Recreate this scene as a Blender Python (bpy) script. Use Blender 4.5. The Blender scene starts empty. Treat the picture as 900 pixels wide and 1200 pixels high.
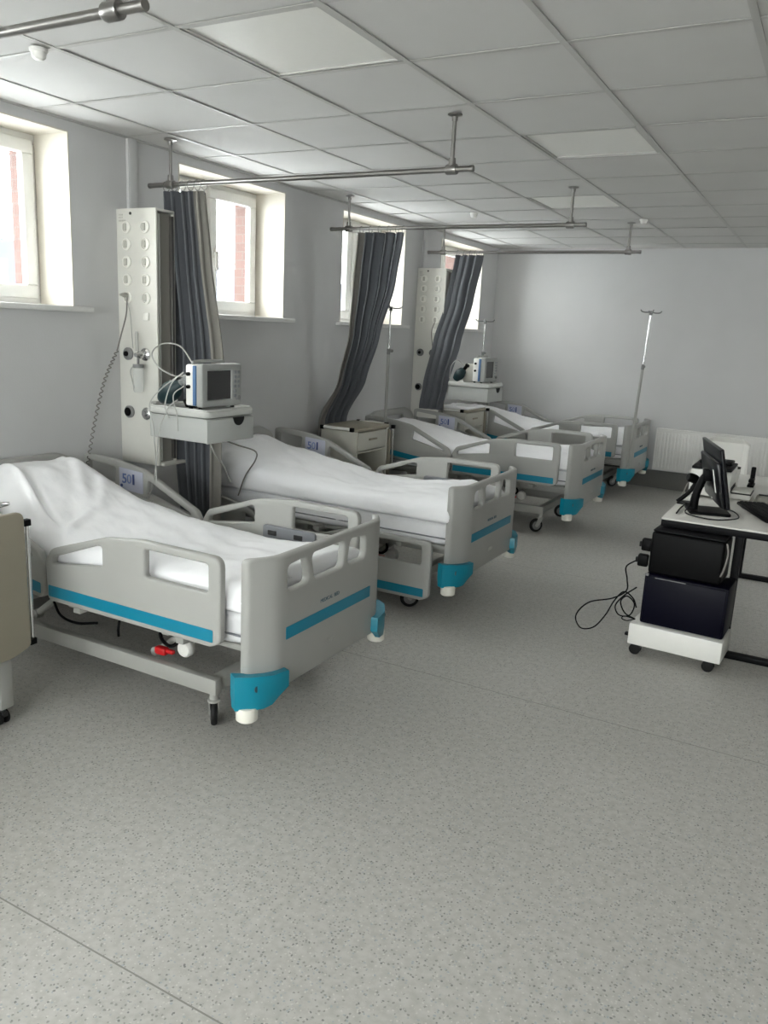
import bpy, bmesh, math, random
from mathutils import Vector, Matrix, noise
random.seed(7)
C = bpy.context.scene.collection
PI = math.pi

# ------------------------------------------------------------------ materials
def lin(c):
    return tuple(((v/255)/12.92 if v/255 <= .04045 else ((v/255+.055)/1.055)**2.4) for v in c)
def mat(name, rgb, rough=.5, metal=0, var=0.0, scale=40, bump=0.0, bscale=200, spec=.5, coat=0):
    m = bpy.data.materials.new(name); m.use_nodes = True
    nt = m.node_tree; b = nt.nodes['Principled BSDF']
    c = lin(rgb)
    b.inputs['Base Color'].default_value = (*c, 1)
    b.inputs['Roughness'].default_value = rough
    b.inputs['Metallic'].default_value = metal
    b.inputs['Specular IOR Level'].default_value = spec
    if coat: b.inputs['Coat Weight'].default_value = coat
    tc = nt.nodes.new('ShaderNodeTexCoord')
    n = nt.nodes.new('ShaderNodeTexNoise'); n.inputs['Scale'].default_value = scale; n.inputs['Detail'].default_value = 4
    nt.links.new(tc.outputs['Object'], n.inputs['Vector'])
    r = nt.nodes.new('ShaderNodeValToRGB')
    v = max(var, .01)
    r.color_ramp.elements[0].position = .3; r.color_ramp.elements[1].position = .7
    r.color_ramp.elements[0].color = (*[x*(1-v) for x in c], 1)
    r.color_ramp.elements[1].color = (*[min(1, x*(1+v)) for x in c], 1)
    nt.links.new(n.outputs['Fac'], r.inputs['Fac']); nt.links.new(r.outputs['Color'], b.inputs['Base Color'])
    if bump:
        n2 = nt.nodes.new('ShaderNodeTexNoise'); n2.inputs['Scale'].default_value = bscale; n2.inputs['Detail'].default_value = 3
        nt.links.new(tc.outputs['Object'], n2.inputs['Vector'])
        bp = nt.nodes.new('ShaderNodeBump'); bp.inputs['Strength'].default_value = bump; bp.inputs['Distance'].default_value = .01
        nt.links.new(n2.outputs['Fac'], bp.inputs['Height']); nt.links.new(bp.outputs['Normal'], b.inputs['Normal'])
    return m

M = {}
M['wall'] = mat('wall_paint', (197,197,197), .75, var=.02, scale=3, bump=.06, bscale=120)
M['darkwall'] = mat('darkened_wall', (112,110,105), .7, var=.03, scale=2)  # unseen right wall, darkened to cut the light it bounces back
M['reveal'] = mat('reveal_plaster', (204,199,188), .7, bump=.05, bscale=80)
M['ceil'] = mat('ceiling_tile', (202,201,199), .85, var=.025, scale=2.2, bump=.05, bscale=300)
M['tbar'] = mat('grid_bar', (180,179,176), .45)
M['pvc'] = mat('window_pvc', (236,236,234), .3)
M['sill'] = mat('sill_plastic', (222,222,220), .35)
M['skirt'] = mat('cove_vinyl', (112,111,107), .6, var=.05, scale=60)
M['bedgrey'] = mat('bed_plastic', (163,163,159), .38, var=.015, scale=8)
M['teal'] = mat('teal_plastic', (0,132,156), .35)
M['stripe'] = mat('teal_stripe', (0,124,152), .4)
M['roller'] = mat('roller_plastic', (232,229,218), .4)
M['steel'] = mat('painted_steel', (158,158,153), .4)
M['dark'] = mat('dark_steel', (40,40,40), .5)
M['rubber'] = mat('black_rubber', (16,16,16), .6, spec=.3)
M['hub'] = mat('caster_hub', (120,120,120), .4)
M['chrome'] = mat('chrome', (205,205,205), .22, metal=1)
M['alu'] = mat('satin_aluminium', (150,148,145), .3, metal=1)
M['mattress'] = mat('mattress_cover', (226,226,228), .8, var=.02, scale=20, bump=.12, bscale=60)
M['sheet'] = mat('white_cotton', (243,243,245), .85, var=.012, scale=6, bump=.10, bscale=45)
M['sign'] = mat('sign_label', (186,189,204), .4)
M['blue'] = mat('sign_blue', (96,114,168), .5)
M['blued'] = mat('sign_dark_blue', (58,76,130), .5)
M['bluepale'] = mat('sign_pale_blue', (122,138,186), .5)
M['logo'] = mat('logo_print', (72,96,108), .5)
M['panelgrey'] = mat('control_grey', (122,124,129), .45)
M['red'] = mat('red_lever', (190,18,24), .4)
M['console'] = mat('console_enamel', (210,209,202), .35)
M['recess'] = mat('console_recess', (140,138,132), .5)
M['socket'] = mat('socket_white', (232,231,224), .3)
M['sockdark'] = mat('socket_grey_plastic', (178,176,168), .4)  # pale grey plastic for shutters, plugs, marks and a device box
M['black'] = mat('black_plastic', (6,6,7), .5, spec=.12)
M['navy'] = mat('navy_gloss', (4,4,20), .45, spec=.12)
M['beige'] = mat('beige_laminate', (150,143,127), .5, var=.02, scale=12)
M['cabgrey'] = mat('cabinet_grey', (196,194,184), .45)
M['cabdark'] = mat('cabinet_niche', (96,94,88), .6)
M['monitor'] = mat('monitor_case', (152,154,151), .4)
M['screen'] = mat('dark_screen', (44,44,44), .2)
M['bluestrip'] = mat('blue_trim', (80,112,152), .4)
M['bag'] = mat('teal_rubber_bag', (20,46,50), .45)
M['white'] = mat('white_plastic', (228,227,222), .4)
M['tray'] = mat('shelf_plastic', (186,187,183), .4)
M['drawer'] = mat('drawer_plastic', (172,174,171), .45)
M['tube'] = mat('white_tube', (168,168,164), .4)
M['greycord'] = mat('grey_cord', (120,116,112), .5)
M['desk'] = mat('desk_laminate', (206,204,198), .45, var=.02, scale=30)
M['blackmetal'] = mat('black_powder_coat', (10,10,13), .5, spec=.15)
M['radiator'] = mat('radiator_enamel', (228,227,224), .35)
M['paper'] = mat('paper', (235,234,228), .8)
M['folder'] = mat('grey_folder', (172,170,160), .6)
M['asphalt'] = mat('pale_paving', (196,199,203), .9, var=.1, scale=3)
M['facade'] = mat('pale_facade', (120,120,116), .8)
M['blueclad'] = mat('blue_cladding', (18,28,44), .6)
M['hedge'] = mat('hedge_green', (34,46,22), .8, var=.4, scale=12)
M['gloss'] = mat('glossy_black_back', (10,11,16), .28, spec=.4)

def curtain_mat(name, rgb):
    m = mat(name, rgb, .8, var=.04, scale=30, bump=.1, bscale=500)
    nt = m.node_tree; b = nt.nodes['Principled BSDF']
    tr = nt.nodes.new('ShaderNodeBsdfTranslucent'); tr.inputs['Color'].default_value = (*lin(rgb), 1)
    mx = nt.nodes.new('ShaderNodeMixShader'); mx.inputs['Fac'].default_value = .2
    out = [n for n in nt.nodes if n.type == 'OUTPUT_MATERIAL'][0]
    nt.links.new(b.outputs[0], mx.inputs[1]); nt.links.new(tr.outputs[0], mx.inputs[2]); nt.links.new(mx.outputs[0], out.inputs[0])
    return m
M['curtain'] = curtain_mat('curtain_cloth', (104,107,112))
M['curtain_pale'] = curtain_mat('curtain_pale_cloth', (146,143,137))  # paler beige cloth for a strip along one edge

def glass_mat():
    m = bpy.data.materials.new('window_glass'); m.use_nodes = True; nt = m.node_tree
    for n in list(nt.nodes): nt.nodes.remove(n)
    out = nt.nodes.new('ShaderNodeOutputMaterial')
    t = nt.nodes.new('ShaderNodeBsdfTransparent'); t.inputs['Color'].default_value = (.95,.97,.96,1)
    g = nt.nodes.new('ShaderNodeBsdfGlossy'); g.inputs['Roughness'].default_value = .02
    f = nt.nodes.new('ShaderNodeFresnel'); f.inputs['IOR'].default_value = 1.35
    mx = nt.nodes.new('ShaderNodeMixShader')
    ge = nt.nodes.new('ShaderNodeNewGeometry'); iv = nt.nodes.new('ShaderNodeMath'); iv.operation = 'SUBTRACT'; iv.inputs[0].default_value = 1
    mu = nt.nodes.new('ShaderNodeMath'); mu.operation = 'MULTIPLY'
    nt.links.new(ge.outputs['Backfacing'], iv.inputs[1]); nt.links.new(f.outputs[0], mu.inputs[0]); nt.links.new(iv.outputs[0], mu.inputs[1])
    nt.links.new(mu.outputs[0], mx.inputs[0]); nt.links.new(t.outputs[0], mx.inputs[1]); nt.links.new(g.outputs[0], mx.inputs[2])
    nt.links.new(mx.outputs[0], out.inputs[0])
    return m
M['glass'] = glass_mat()

def clear_mat():
    m = mat('clear_plastic', (215,218,216), .15)
    nt = m.node_tree; b = nt.nodes['Principled BSDF']
    t = nt.nodes.new('ShaderNodeBsdfTransparent'); mx = nt.nodes.new('ShaderNodeMixShader'); mx.inputs[0].default_value = .28
    out = [n for n in nt.nodes if n.type == 'OUTPUT_MATERIAL'][0]
    nt.links.new(t.outputs[0], mx.inputs[1]); nt.links.new(b.outputs[0], mx.inputs[2]); nt.links.new(mx.outputs[0], out.inputs[0])
    return m
M['clear'] = clear_mat()

def floor_mat():
    m = bpy.data.materials.new('speckled_vinyl'); m.use_nodes = True; nt = m.node_tree
    b = nt.nodes['Principled BSDF']; b.inputs['Roughness'].default_value = .42
    L = nt.links.new
    tc = nt.nodes.new('ShaderNodeTexCoord')
    def nz(scale, det=2):
        n = nt.nodes.new('ShaderNodeTexNoise'); n.inputs['Scale'].default_value = scale; n.inputs['Detail'].default_value = det
        L(tc.outputs['Object'], n.inputs['Vector']); return n
    def ramp(src, stops):
        r = nt.nodes.new('ShaderNodeValToRGB'); e = r.color_ramp.elements
        while len(e) < len(stops): e.new(.5)
        for el, (p, c) in zip(e, stops): el.position = p; el.color = (*c, 1)
        L(src, r.inputs['Fac']); return r
    base = ramp(nz(38, 4).outputs['Fac'], [(.35, lin((173,171,165))), (.65, lin((187,185,180)))])
    def layer(prev, fac, colour):
        x = nt.nodes.new('ShaderNodeMixRGB'); L(fac, x.inputs[0]); L(prev, x.inputs[1]); x.inputs[2].default_value = (*lin(colour), 1); return x.outputs[0]
    def chips(scale, thr, seed):
        v = nt.nodes.new('ShaderNodeTexVoronoi'); v.inputs['Scale'].default_value = scale
        mp = nt.nodes.new('ShaderNodeMapping'); mp.inputs['Location'].default_value = (seed, seed*2, 0)
        w = nt.nodes.new('ShaderNodeVectorMath'); w.operation = 'ADD'
        L(tc.outputs['Object'], mp.inputs['Vector']); 
        n = nz(150, 1); sc = nt.nodes.new('ShaderNodeVectorMath'); sc.operation = 'SCALE'; sc.inputs['Scale'].default_value = .006
        L(n.outputs['Color'], sc.inputs[0]); L(mp.outputs[0], w.inputs[0]); L(sc.outputs[0], w.inputs[1]); L(w.outputs[0], v.inputs['Vector'])
        r = ramp(v.outputs['Distance'], [(thr, (1,1,1)), (thr+.06, (0,0,0))]); 
        sel = nt.nodes.new('ShaderNodeSeparateColor'); L(v.outputs['Color'], sel.inputs[0])
        gt = nt.nodes.new('ShaderNodeMath'); gt.operation = 'GREATER_THAN'; gt.inputs[1].default_value = .55; L(sel.outputs[0], gt.inputs[0])
        mu = nt.nodes.new('ShaderNodeMath'); mu.operation = 'MULTIPLY'; L(r.outputs[0], mu.inputs[0]); L(gt.outputs[0], mu.inputs[1]); return mu.outputs[0]
    col = layer(base.outputs[0], chips(85, .25, 3.1), (145,144,139))
    col = layer(col, chips(95, .22, 7.7), (198,196,190))
    col = layer(col, chips(62, .16, 1.3), (122,122,120))
    col = layer(col, chips(75, .2, 5.9), (160,166,169))
    # welded seams across the sheet vinyl every 2.06 m
    sp = nt.nodes.new('ShaderNodeSeparateXYZ'); L(tc.outputs['Object'], sp.inputs[0])
    a = nt.nodes.new('ShaderNodeMath'); a.operation = 'SUBTRACT'; a.inputs[1].default_value = 1.228 - 1.03 - 2.06*4; L(sp.outputs[1], a.inputs[0])
    md = nt.nodes.new('ShaderNodeMath'); md.operation = 'MODULO'; md.inputs[1].default_value = 2.06; L(a.outputs[0], md.inputs[0])
    s2 = nt.nodes.new('ShaderNodeMath'); s2.operation = 'SUBTRACT'; s2.inputs[1].default_value = 1.03; L(md.outputs[0], s2.inputs[0])
    ab = nt.nodes.new('ShaderNodeMath'); ab.operation = 'ABSOLUTE'; L(s2.outputs[0], ab.inputs[0])
    lt = nt.nodes.new('ShaderNodeMath'); lt.operation = 'LESS_THAN'; lt.inputs[1].default_value = .0024; L(ab.outputs[0], lt.inputs[0])
    col = layer(col, lt.outputs[0], (132,130,124))
    L(col, b.inputs['Base Color'])
    return m
M['floor'] = floor_mat()

def brick_mat():
    m = mat('exterior_brick', (74,54,50), .85); nt = m.node_tree; b = nt.nodes['Principled BSDF']
    tc = nt.nodes.new('ShaderNodeTexCoord'); mp = nt.nodes.new('ShaderNodeMapping'); mp.inputs['Rotation'].default_value = (PI/2, 0, 0)
    br = nt.nodes.new('ShaderNodeTexBrick'); br.inputs['Scale'].default_value = 4
    br.inputs['Color1'].default_value = (*lin((72,52,47)), 1); br.inputs['Color2'].default_value = (*lin((80,58,53)), 1); br.inputs['Mortar'].default_value = (*lin((76,64,60)), 1)
    nt.links.new(tc.outputs['Object'], mp.inputs[0]); nt.links.new(mp.outputs[0], br.inputs['Vector']); nt.links.new(br.outputs['Color'], b.inputs['Base Color'])
    return m
M['brick'] = brick_mat()

# ------------------------------------------------------------------ geometry helpers
def box(bm, x0, x1, y0, y1, z0, z1, bev=0, seg=2):
    vs = [bm.verts.new(p) for p in ((x0,y0,z0),(x1,y0,z0),(x1,y1,z0),(x0,y1,z0),(x0,y0,z1),(x1,y0,z1),(x1,y1,z1),(x0,y1,z1))]
    fs = [bm.faces.new([vs[i] for i in f]) for f in ((3,2,1,0),(4,5,6,7),(0,1,5,4),(1,2,6,5),(2,3,7,6),(3,0,4,7))]
    if bev:
        es = set(e for f in fs for e in f.edges)
        bmesh.ops.bevel(bm, geom=list(es), offset=bev, segments=seg, profile=.5, affect='EDGES')
def B(*a, **k):
    bm = bmesh.new(); box(bm, *a, **k); return bm
def smooth(pts, sub=6):
    P = [Vector(p) for p in pts]
    if len(P) < 3: return P
    out = []
    Q = [P[0]*2-P[1]] + P + [P[-1]*2-P[-2]]
    for i in range(1, len(Q)-2):
        a, b, c, d = Q[i-1:i+3]
        for k in range(sub):
            t = k/sub
            out.append(.5*((2*b)+(c-a)*t+(2*a-5*b+4*c-d)*t*t+(3*b-a-3*c+d)*t**3))
    out.append(P[-1]); return out
def tube(bm, pts, r, n=10, cap=True):
    P = [Vector(p) for p in pts]
    rings = []; up = None
    for i, p in enumerate(P):
        t = (P[min(i+1, len(P)-1)]-P[max(i-1, 0)]).normalized()
        if up is None:
            up = Vector((0,0,1)) if abs(t.z) < .9 else Vector((1,0,0))
        s = t.cross(up).normalized(); up = s.cross(t).normalized()
        rr = r[i] if isinstance(r, (list, tuple)) else r
        rings.append([bm.verts.new(p+(s*math.cos(a)+up*math.sin(a))*rr) for a in (2*PI*k/n for k in range(n))])
    for a, b in zip(rings, rings[1:]):
        for k in range(n): bm.faces.new((a[k], a[(k+1)%n], b[(k+1)%n], b[k]))
    if cap:
        bm.faces.new(rings[0][::-1]); bm.faces.new(rings[-1])
def T(pts, r, n=10):
    bm = bmesh.new(); tube(bm, pts, r, n); return bm
def lathe(bm, prof, loc=(0,0,0), axis='z', n=24):
    rings = []
    for r, h in prof:
        ring = []
        for k in range(n):
            a = 2*PI*k/n; c, s = r*math.cos(a), r*math.sin(a)
            p = {'z': (c, s, h), 'x': (h, c, s), 'y': (s, h, c)}[axis]
            ring.append(bm.verts.new(Vector(loc)+Vector(p)))
        rings.append(ring)
    for a, b in zip(rings, rings[1:]):
        for k in range(n): bm.faces.new((a[k], a[(k+1)%n], b[(k+1)%n], b[k]))
    bm.faces.new(rings[0][::-1]); bm.faces.new(rings[-1])
def torus(bm, loc, R, r, axis='y', n=18, m=8):
    rings = []
    for i in range(n):
        a = 2*PI*i/n; ring = []
        for j in range(m):
            b = 2*PI*j/m; q = R+r*math.cos(b); u, v, w = q*math.cos(a), q*math.sin(a), r*math.sin(b)
            p = {'y': (u, w, v), 'x': (w, u, v), 'z': (u, v, w)}[axis]
            ring.append(bm.verts.new(Vector(loc)+Vector(p)))
        rings.append(ring)
    for i in range(n):
        a, b = rings[i], rings[(i+1)%n]
        for j in range(m): bm.faces.new((a[j], b[j], b[(j+1)%m], a[(j+1)%m]))
def rounded(pts, rad, seg=5):
    out = []; n = len(pts)
    rads = rad if isinstance(rad, (list, tuple)) else [rad]*n
    for i in range(n):
        p = Vector(pts[i]); a = Vector(pts[i-1])-p; b = Vector(pts[(i+1)%n])-p
        r = rads[i]
        if r <= 0: out.append(p); continue
        la, lb = a.length, b.length; a.normalize(); b.normalize()
        ang = a.angle(b); d = min(r/math.tan(ang/2), la*.48, lb*.48)
        q0, q1 = p+a*d, p+b*d
        for k in range(seg+1):
            t = k/seg; out.append(q0*(1-t)**2+p*2*t*(1-t)+q1*t*t)
    return out
def plate(outline, holes, t, bev, rot):
    """outline with holes filled, t thick, rounded edges; rot maps (u, v, w) to space"""
    cu = bpy.data.curves.new('outline', 'CURVE'); cu.dimensions = '2D'; cu.fill_mode = 'BOTH'
    for pl in [outline]+list(holes):
        s = cu.splines.new('POLY'); s.points.add(len(pl)-1)
        for q, p in zip(s.points, pl): q.co = (p[0], p[1], 0, 1)
        s.use_cyclic_u = True
    cu.extrude = t/2-bev; cu.bevel_depth = bev; cu.bevel_resolution = 2; cu.offset = -bev
    ob = bpy.data.objects.new('outline', cu); C.objects.link(ob)
    dg = bpy.context.evaluated_depsgraph_get()
    me = bpy.data.meshes.new_from_object(ob.evaluated_get(dg))
    bm = bmesh.new(); bm.from_mesh(me)
    bpy.data.objects.remove(ob); bpy.data.curves.remove(cu); bpy.data.meshes.remove(me)
    bmesh.ops.remove_doubles(bm, verts=bm.verts, dist=1e-5)
    for v in bm.verts: v.co = Vector(rot(*v.co))
    bmesh.ops.recalc_face_normals(bm, faces=bm.faces)
    return bm
def text_bm(s, size, rot, align='CENTER', thick=.0008, bold=0.0):
    cu = bpy.data.curves.new('writing', 'FONT'); cu.body = s; cu.size = size; cu.align_x = align; cu.align_y = 'CENTER'; cu.extrude = thick; cu.offset = bold
    ob = bpy.data.objects.new('writing', cu); C.objects.link(ob)
    dg = bpy.context.evaluated_depsgraph_get()
    me = bpy.data.meshes.new_from_object(ob.evaluated_get(dg))
    bm = bmesh.new(); bm.from_mesh(me)
    bpy.data.objects.remove(ob); bpy.data.curves.remove(cu); bpy.data.meshes.remove(me)
    for v in bm.verts: v.co = Vector(rot(*v.co))
    bmesh.ops.recalc_face_normals(bm, faces=bm.faces)
    return bm
def obj(name, bm, m, parent=None, loc=None, sm=True, angle=40):
    me = bpy.data.meshes.new(name)
    bmesh.ops.recalc_face_normals(bm, faces=bm.faces)
    bm.to_mesh(me); bm.free()
    for x in (m if isinstance(m, list) else [m]): me.materials.append(x)
    if sm:
        me.shade_smooth(); me.set_sharp_from_angle(angle=math.radians(angle))
    o = bpy.data.objects.new(name, me); C.objects.link(o)
    if parent: o.parent = parent
    if loc: o.location = loc
    return o
def tag(o, label, cat, group=None):
    o['label'] = label; o['category'] = cat
    if group: o['group'] = group
    return o
def thing(name, label, cat, loc=(0,0,0), rotz=0, group=None):
    o = bpy.data.objects.new(name, None); C.objects.link(o); o.empty_display_size = .1
    o.location = loc; o.rotation_euler = (0, 0, rotz)
    return tag(o, label, cat, group)
def struct(name, bm, m, parent=None, **k):
    o = obj(name, bm, m, parent, **k)
    if not parent: o['kind'] = 'structure'
    return o
def dup(o, parent=None):
    c = o.copy(); C.objects.link(c)
    if parent: c.parent = parent
    for ch in list(o.children): dup(ch, c)
    return c

# ------------------------------------------------------------------ room shell
WX, FY, RX, BY, CZ = -3.68, 9.33, 3.3, -2.9, 2.584
bm = bmesh.new(); box(bm, WX-.02, RX+.02, BY-.02, FY+.02, -.08, 0); struct('floor', bm, M['floor'], sm=False)

WIN = [(2.03, 3.136), (3.955, 5.06), (5.857, 6.96), (7.75, 8.855), (.13, 1.236), (-1.77, -.664)]
WZ0, WZ1 = 1.648, 2.533
def pierced_wall(xa, xb, ranges, z0, z1, zt, y0, y1):
    bm = bmesh.new(); ys = sorted(ranges); cur = y0
    for a, b in ys:
        box(bm, xa, xb, cur, a, 0, zt); box(bm, xa, xb, a, b, 0, z0); box(bm, xa, xb, a, b, z1, zt); cur = b
    box(bm, xa, xb, cur, y1, 0, zt)
    return bm
struct('wall_left', pierced_wall(WX-.30, WX, WIN, WZ0-.03, WZ1, CZ+.12, BY-.2, FY+.2), M['wall'], sm=False)
tr = struct('trim_1', pierced_wall(WX-.46, WX-.30, [(a+.01, b-.01) for a, b in WIN], WZ0-.05, WZ1-.02, CZ+1.0, BY-.5, FY+.5), M['brick'], sm=False)
bm = bmesh.new(); box(bm, WX-.3, RX+.2, FY, FY+.2, 0, CZ+.12); struct('wall_back', bm, M['wall'], sm=False)
bm = bmesh.new()
for a, b in ((BY-.2, 7.6), (8.7, FY+.2)): box(bm, RX, RX+.2, a, b, 0, CZ+.12)
box(bm, RX, RX+.2, 7.6, 8.7, 0, WZ0); box(bm, RX, RX+.2, 7.6, 8.7, 2.45, CZ+.12); struct('wall_right', bm, M['darkwall'], sm=False)
# wall behind the camera with two unseen windows added and sized for fill light
FILL_WIN = [(-3.2, -1.5), (-.7, 1.3)]
bm = bmesh.new(); cur = WX-.3
for a, b in FILL_WIN:
    box(bm, cur, a, BY-.25, BY, 0, CZ+.12); box(bm, a, b, BY-.25, BY, 0, .95); box(bm, a, b, BY-.25, BY, 2.45, CZ+.12); cur = b
box(bm, cur, RX+.2, BY-.25, BY, 0, CZ+.12); struct('wall_front', bm, M['wall'], sm=False)

# suspended ceiling: tiles and T-bars on a 600 mm grid
GX, GY = -.971, 2.319
bm = bmesh.new()
LED = {(-2, 0), (-1, 3), (-2, 6)}
i0, i1 = math.floor((WX-GX)/.6), math.ceil((RX-GX)/.6)
j0, j1 = math.floor((BY-GY)/.6), math.ceil((FY-GY)/.6)
rnd = random.Random(3)
for i in range(i0, i1):
    for j in range(j0, j1):
        xa, xb = max(GX+.6*i, WX), min(GX+.6*i+.6, RX); ya, yb = max(GY+.6*j, BY), min(GY+.6*j+.6, FY)
        if xb-xa < .03 or yb-ya < .03: continue
        if (i, j) in LED: continue
        h = [CZ+.004+rnd.uniform(0, .004) for _ in range(4)]
        v = [bm.verts.new(p) for p in ((xa,ya,h[0]),(xb,ya,h[1]),(xb,yb,h[2]),(xa,yb,h[3]))]
        w = [bm.verts.new((q.co.x, q.co.y, CZ+.03)) for q in v]
        bm.faces.new(v[::-1]); bm.faces.new(w)
        for k in range(4): bm.faces.new((v[k], v[(k+1)%4], w[(k+1)%4], w[k]))
struct('ceiling', bm, M['ceil'], sm=False)
bm = bmesh.new(); box(bm, WX-.3, RX+.2, BY-.2, FY+.2, CZ+.12, CZ+.3); struct('trim_2', bm, M['wall'], sm=False)
bm = bmesh.new()
for i in range(i0, i1+1):
    x = GX+.6*i
    if WX+.03 < x < RX-.03: box(bm, x-.012, x+.012, BY, FY, CZ+.001, CZ+.0032)
for j in range(j0, j1+1):
    y = GY+.6*j
    if BY+.03 < y < FY-.03: box(bm, WX, RX, y-.011, y+.011, CZ+.0016, CZ+.0034)
box(bm, WX, WX+.022, BY, FY, CZ-.001, CZ+.006); box(bm, WX, RX, FY-.022, FY, CZ-.001, CZ+.006)
box(bm, RX-.022, RX, BY, FY, CZ-.001, CZ+.006)
struct('trim_3', bm, M['tbar'], sm=False)
led_labels = {(-2,0): 'square ceiling light panel, switched off, nearest one over the first bed', (-1,3): 'square ceiling light panel, switched off, middle one right of the first curtain rail',
              (-2,6): 'square ceiling light panel, switched off, smallest and farthest one near the middle rail'}
for (i, j) in LED:
    x, y = GX+.6*i+.3, GY+.6*j+.3
    t = thing('ceiling_light', led_labels.get((i, j), ''), 'ceiling light', (x, y, CZ+.01), 0, 'ceiling light panels' )
    bm = bmesh.new()
    for a in ((-.285,.285,-.285,-.272),(-.285,.285,.272,.285),(-.285,-.272,-.272,.272),(.272,.285,-.272,.272)): box(bm, *a, -.006, .02)
    obj('frame', bm, M['tbar'], t, sm=False)
    obj('diffuser', B(-.275,.275,-.275,.275, 0, .012), M['white'], t, sm=False)

bm = bmesh.new(); box(bm, WX, RX, FY-.012, FY, 0, .2, .004); struct('baseboard_back', bm, M['skirt'])
bm = bmesh.new(); box(bm, WX, WX+.012, BY, FY-.012, 0, .1, .004); struct('baseboard_left', bm, M['skirt'])

# windows in the left wall (1-4 in view, 5-6 go on behind the camera)
def frame_bars(bm, xa, xb, y0, y1, z0, z1, w, bev=.006):
    box(bm, xa, xb, y0, y1, z0, z0+w, bev); box(bm, xa, xb, y0, y1, z1-w, z1, bev)
    box(bm, xa, xb, y0, y0+w, z0+w, z1-w, bev); box(bm, xa, xb, y1-w, y1, z0+w, z1-w, bev)
for n, (a, b) in enumerate(WIN, 1):
    fx = WX-.25
    r = bpy.data.objects.new('window_%d' % n, None); C.objects.link(r); r['kind'] = 'structure'
    r.location = (WX, (a+b)/2, WZ0); inv = Matrix.Translation(-Vector(r.location))
    def W(name, bm, m, par=None):
        bmesh.ops.transform(bm, matrix=inv, verts=bm.verts); return obj(name, bm, m, par or r)
    bm = bmesh.new(); frame_bars(bm, fx-.05, fx-.012, a+.002, b-.002, WZ0, WZ1-.002, .05)
    mid = (a+b)/2; box(bm, fx-.05, fx-.012, mid-.03, mid+.03, WZ0+.05, WZ1-.05, .004)
    W('window_frame', bm, M['pvc'])
    for s, (ya, yb) in enumerate(((a+.03, mid-.012), (mid+.012, b-.03))):
        bm = bmesh.new(); frame_bars(bm, fx-.035, fx+.012, ya, yb, WZ0+.03, WZ1-.035, .072, .01)
        sa = W('sash', bm, M['pvc'])
        W('pane', B(fx-.022, fx-.012, ya+.066, yb-.066, WZ0+.096, WZ1-.10), M['glass'], sa)
        if s == 1:
            bm = bmesh.new(); box(bm, fx+.012, fx+.022, ya+.02, ya+.05, 2.03, 2.10, .004); box(bm, fx+.022, fx+.05, ya+.027, ya+.043, 2.058, 2.074, .004)
            box(bm, fx+.036, fx+.052, ya+.024, ya+.046, 1.95, 2.078, .006); W('handle', bm, M['white'], sa)
    bm = bmesh.new()   # plaster lining of the reveal
    e = .006
    box(bm, fx-.01, WX+.002, b-e, b+.001, WZ0, WZ1); box(bm, fx-.01, WX+.002, a-.001, a+e, WZ0, WZ1); box(bm, fx-.01, WX+.002, a, b, WZ1-e, WZ1+.001)
    W('reveal', bm, M['reveal'])
    W('window_sill', B(fx-.012, WX+.045, a-.06 if n > 1 else a-.06, b+.10, WZ0-.03, WZ0, .006), M['sill'])
for n, (a, b) in enumerate(FILL_WIN, 7):  # unseen windows, added to let in fill light
    r = bpy.data.objects.new('window_%d' % n, None); C.objects.link(r); r['kind'] = 'structure'; r.location = ((a+b)/2, BY, .95)
    inv = Matrix.Translation(-Vector(r.location))
    bm = bmesh.new(); y0, y1 = BY-.2, BY-.15
    for q in ((a, b, .95, 1.02), (a, b, 2.38, 2.45)): box(bm, q[0], q[1], y0, y1, q[2], q[3])
    for q in (a, (a+b)/2-.04, b-.08): box(bm, q, q+.08, y0, y1, 1.02, 2.38)
    bmesh.ops.transform(bm, matrix=inv, verts=bm.verts); obj('window_frame', bm, M['pvc'], r, sm=False)
    bm = B(a+.05, b-.05, BY-.18, BY-.172, 1.0, 2.4); bmesh.ops.transform(bm, matrix=inv, verts=bm.verts); obj('pane', bm, M['glass'], r, sm=False)

r = bpy.data.objects.new('window_9', None); C.objects.link(r); r['kind'] = 'structure'; r.location = (RX, 8.15, WZ0)  # unseen window added to brighten the right side of the room
inv = Matrix.Translation(-Vector(r.location))
bm = bmesh.new(); frame_bars(bm, RX+.12, RX+.17, 7.6, 8.7, WZ0, 2.45, .07); box(bm, RX+.12, RX+.17, 8.11, 8.19, WZ0+.07, 2.38)
bmesh.ops.transform(bm, matrix=inv, verts=bm.verts); obj('window_frame', bm, M['pvc'], r, sm=False)
bm = B(RX+.14, RX+.148, 7.65, 8.65, WZ0+.05, 2.4); bmesh.ops.transform(bm, matrix=inv, verts=bm.verts); obj('pane', bm, M['glass'], r, sm=False)

# cable trunking running up the wall above each console
for k, (y, lab) in enumerate(((3.565, 'white cable trunking on the wall above the console nearest the camera'), (7.36, 'white cable trunking on the wall above the far console'))):
    bm = bmesh.new(); box(bm, WX, WX+.022, y-.035, y+.035, 2.19, CZ-.002, .004); box(bm, WX+.022, WX+.026, y-.028, y+.028, 2.19, CZ-.002, .002)
    o = obj('cable_trunking', bm, M['wall']); tag(o, lab, 'cable trunking', 'cable trunking')

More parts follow.
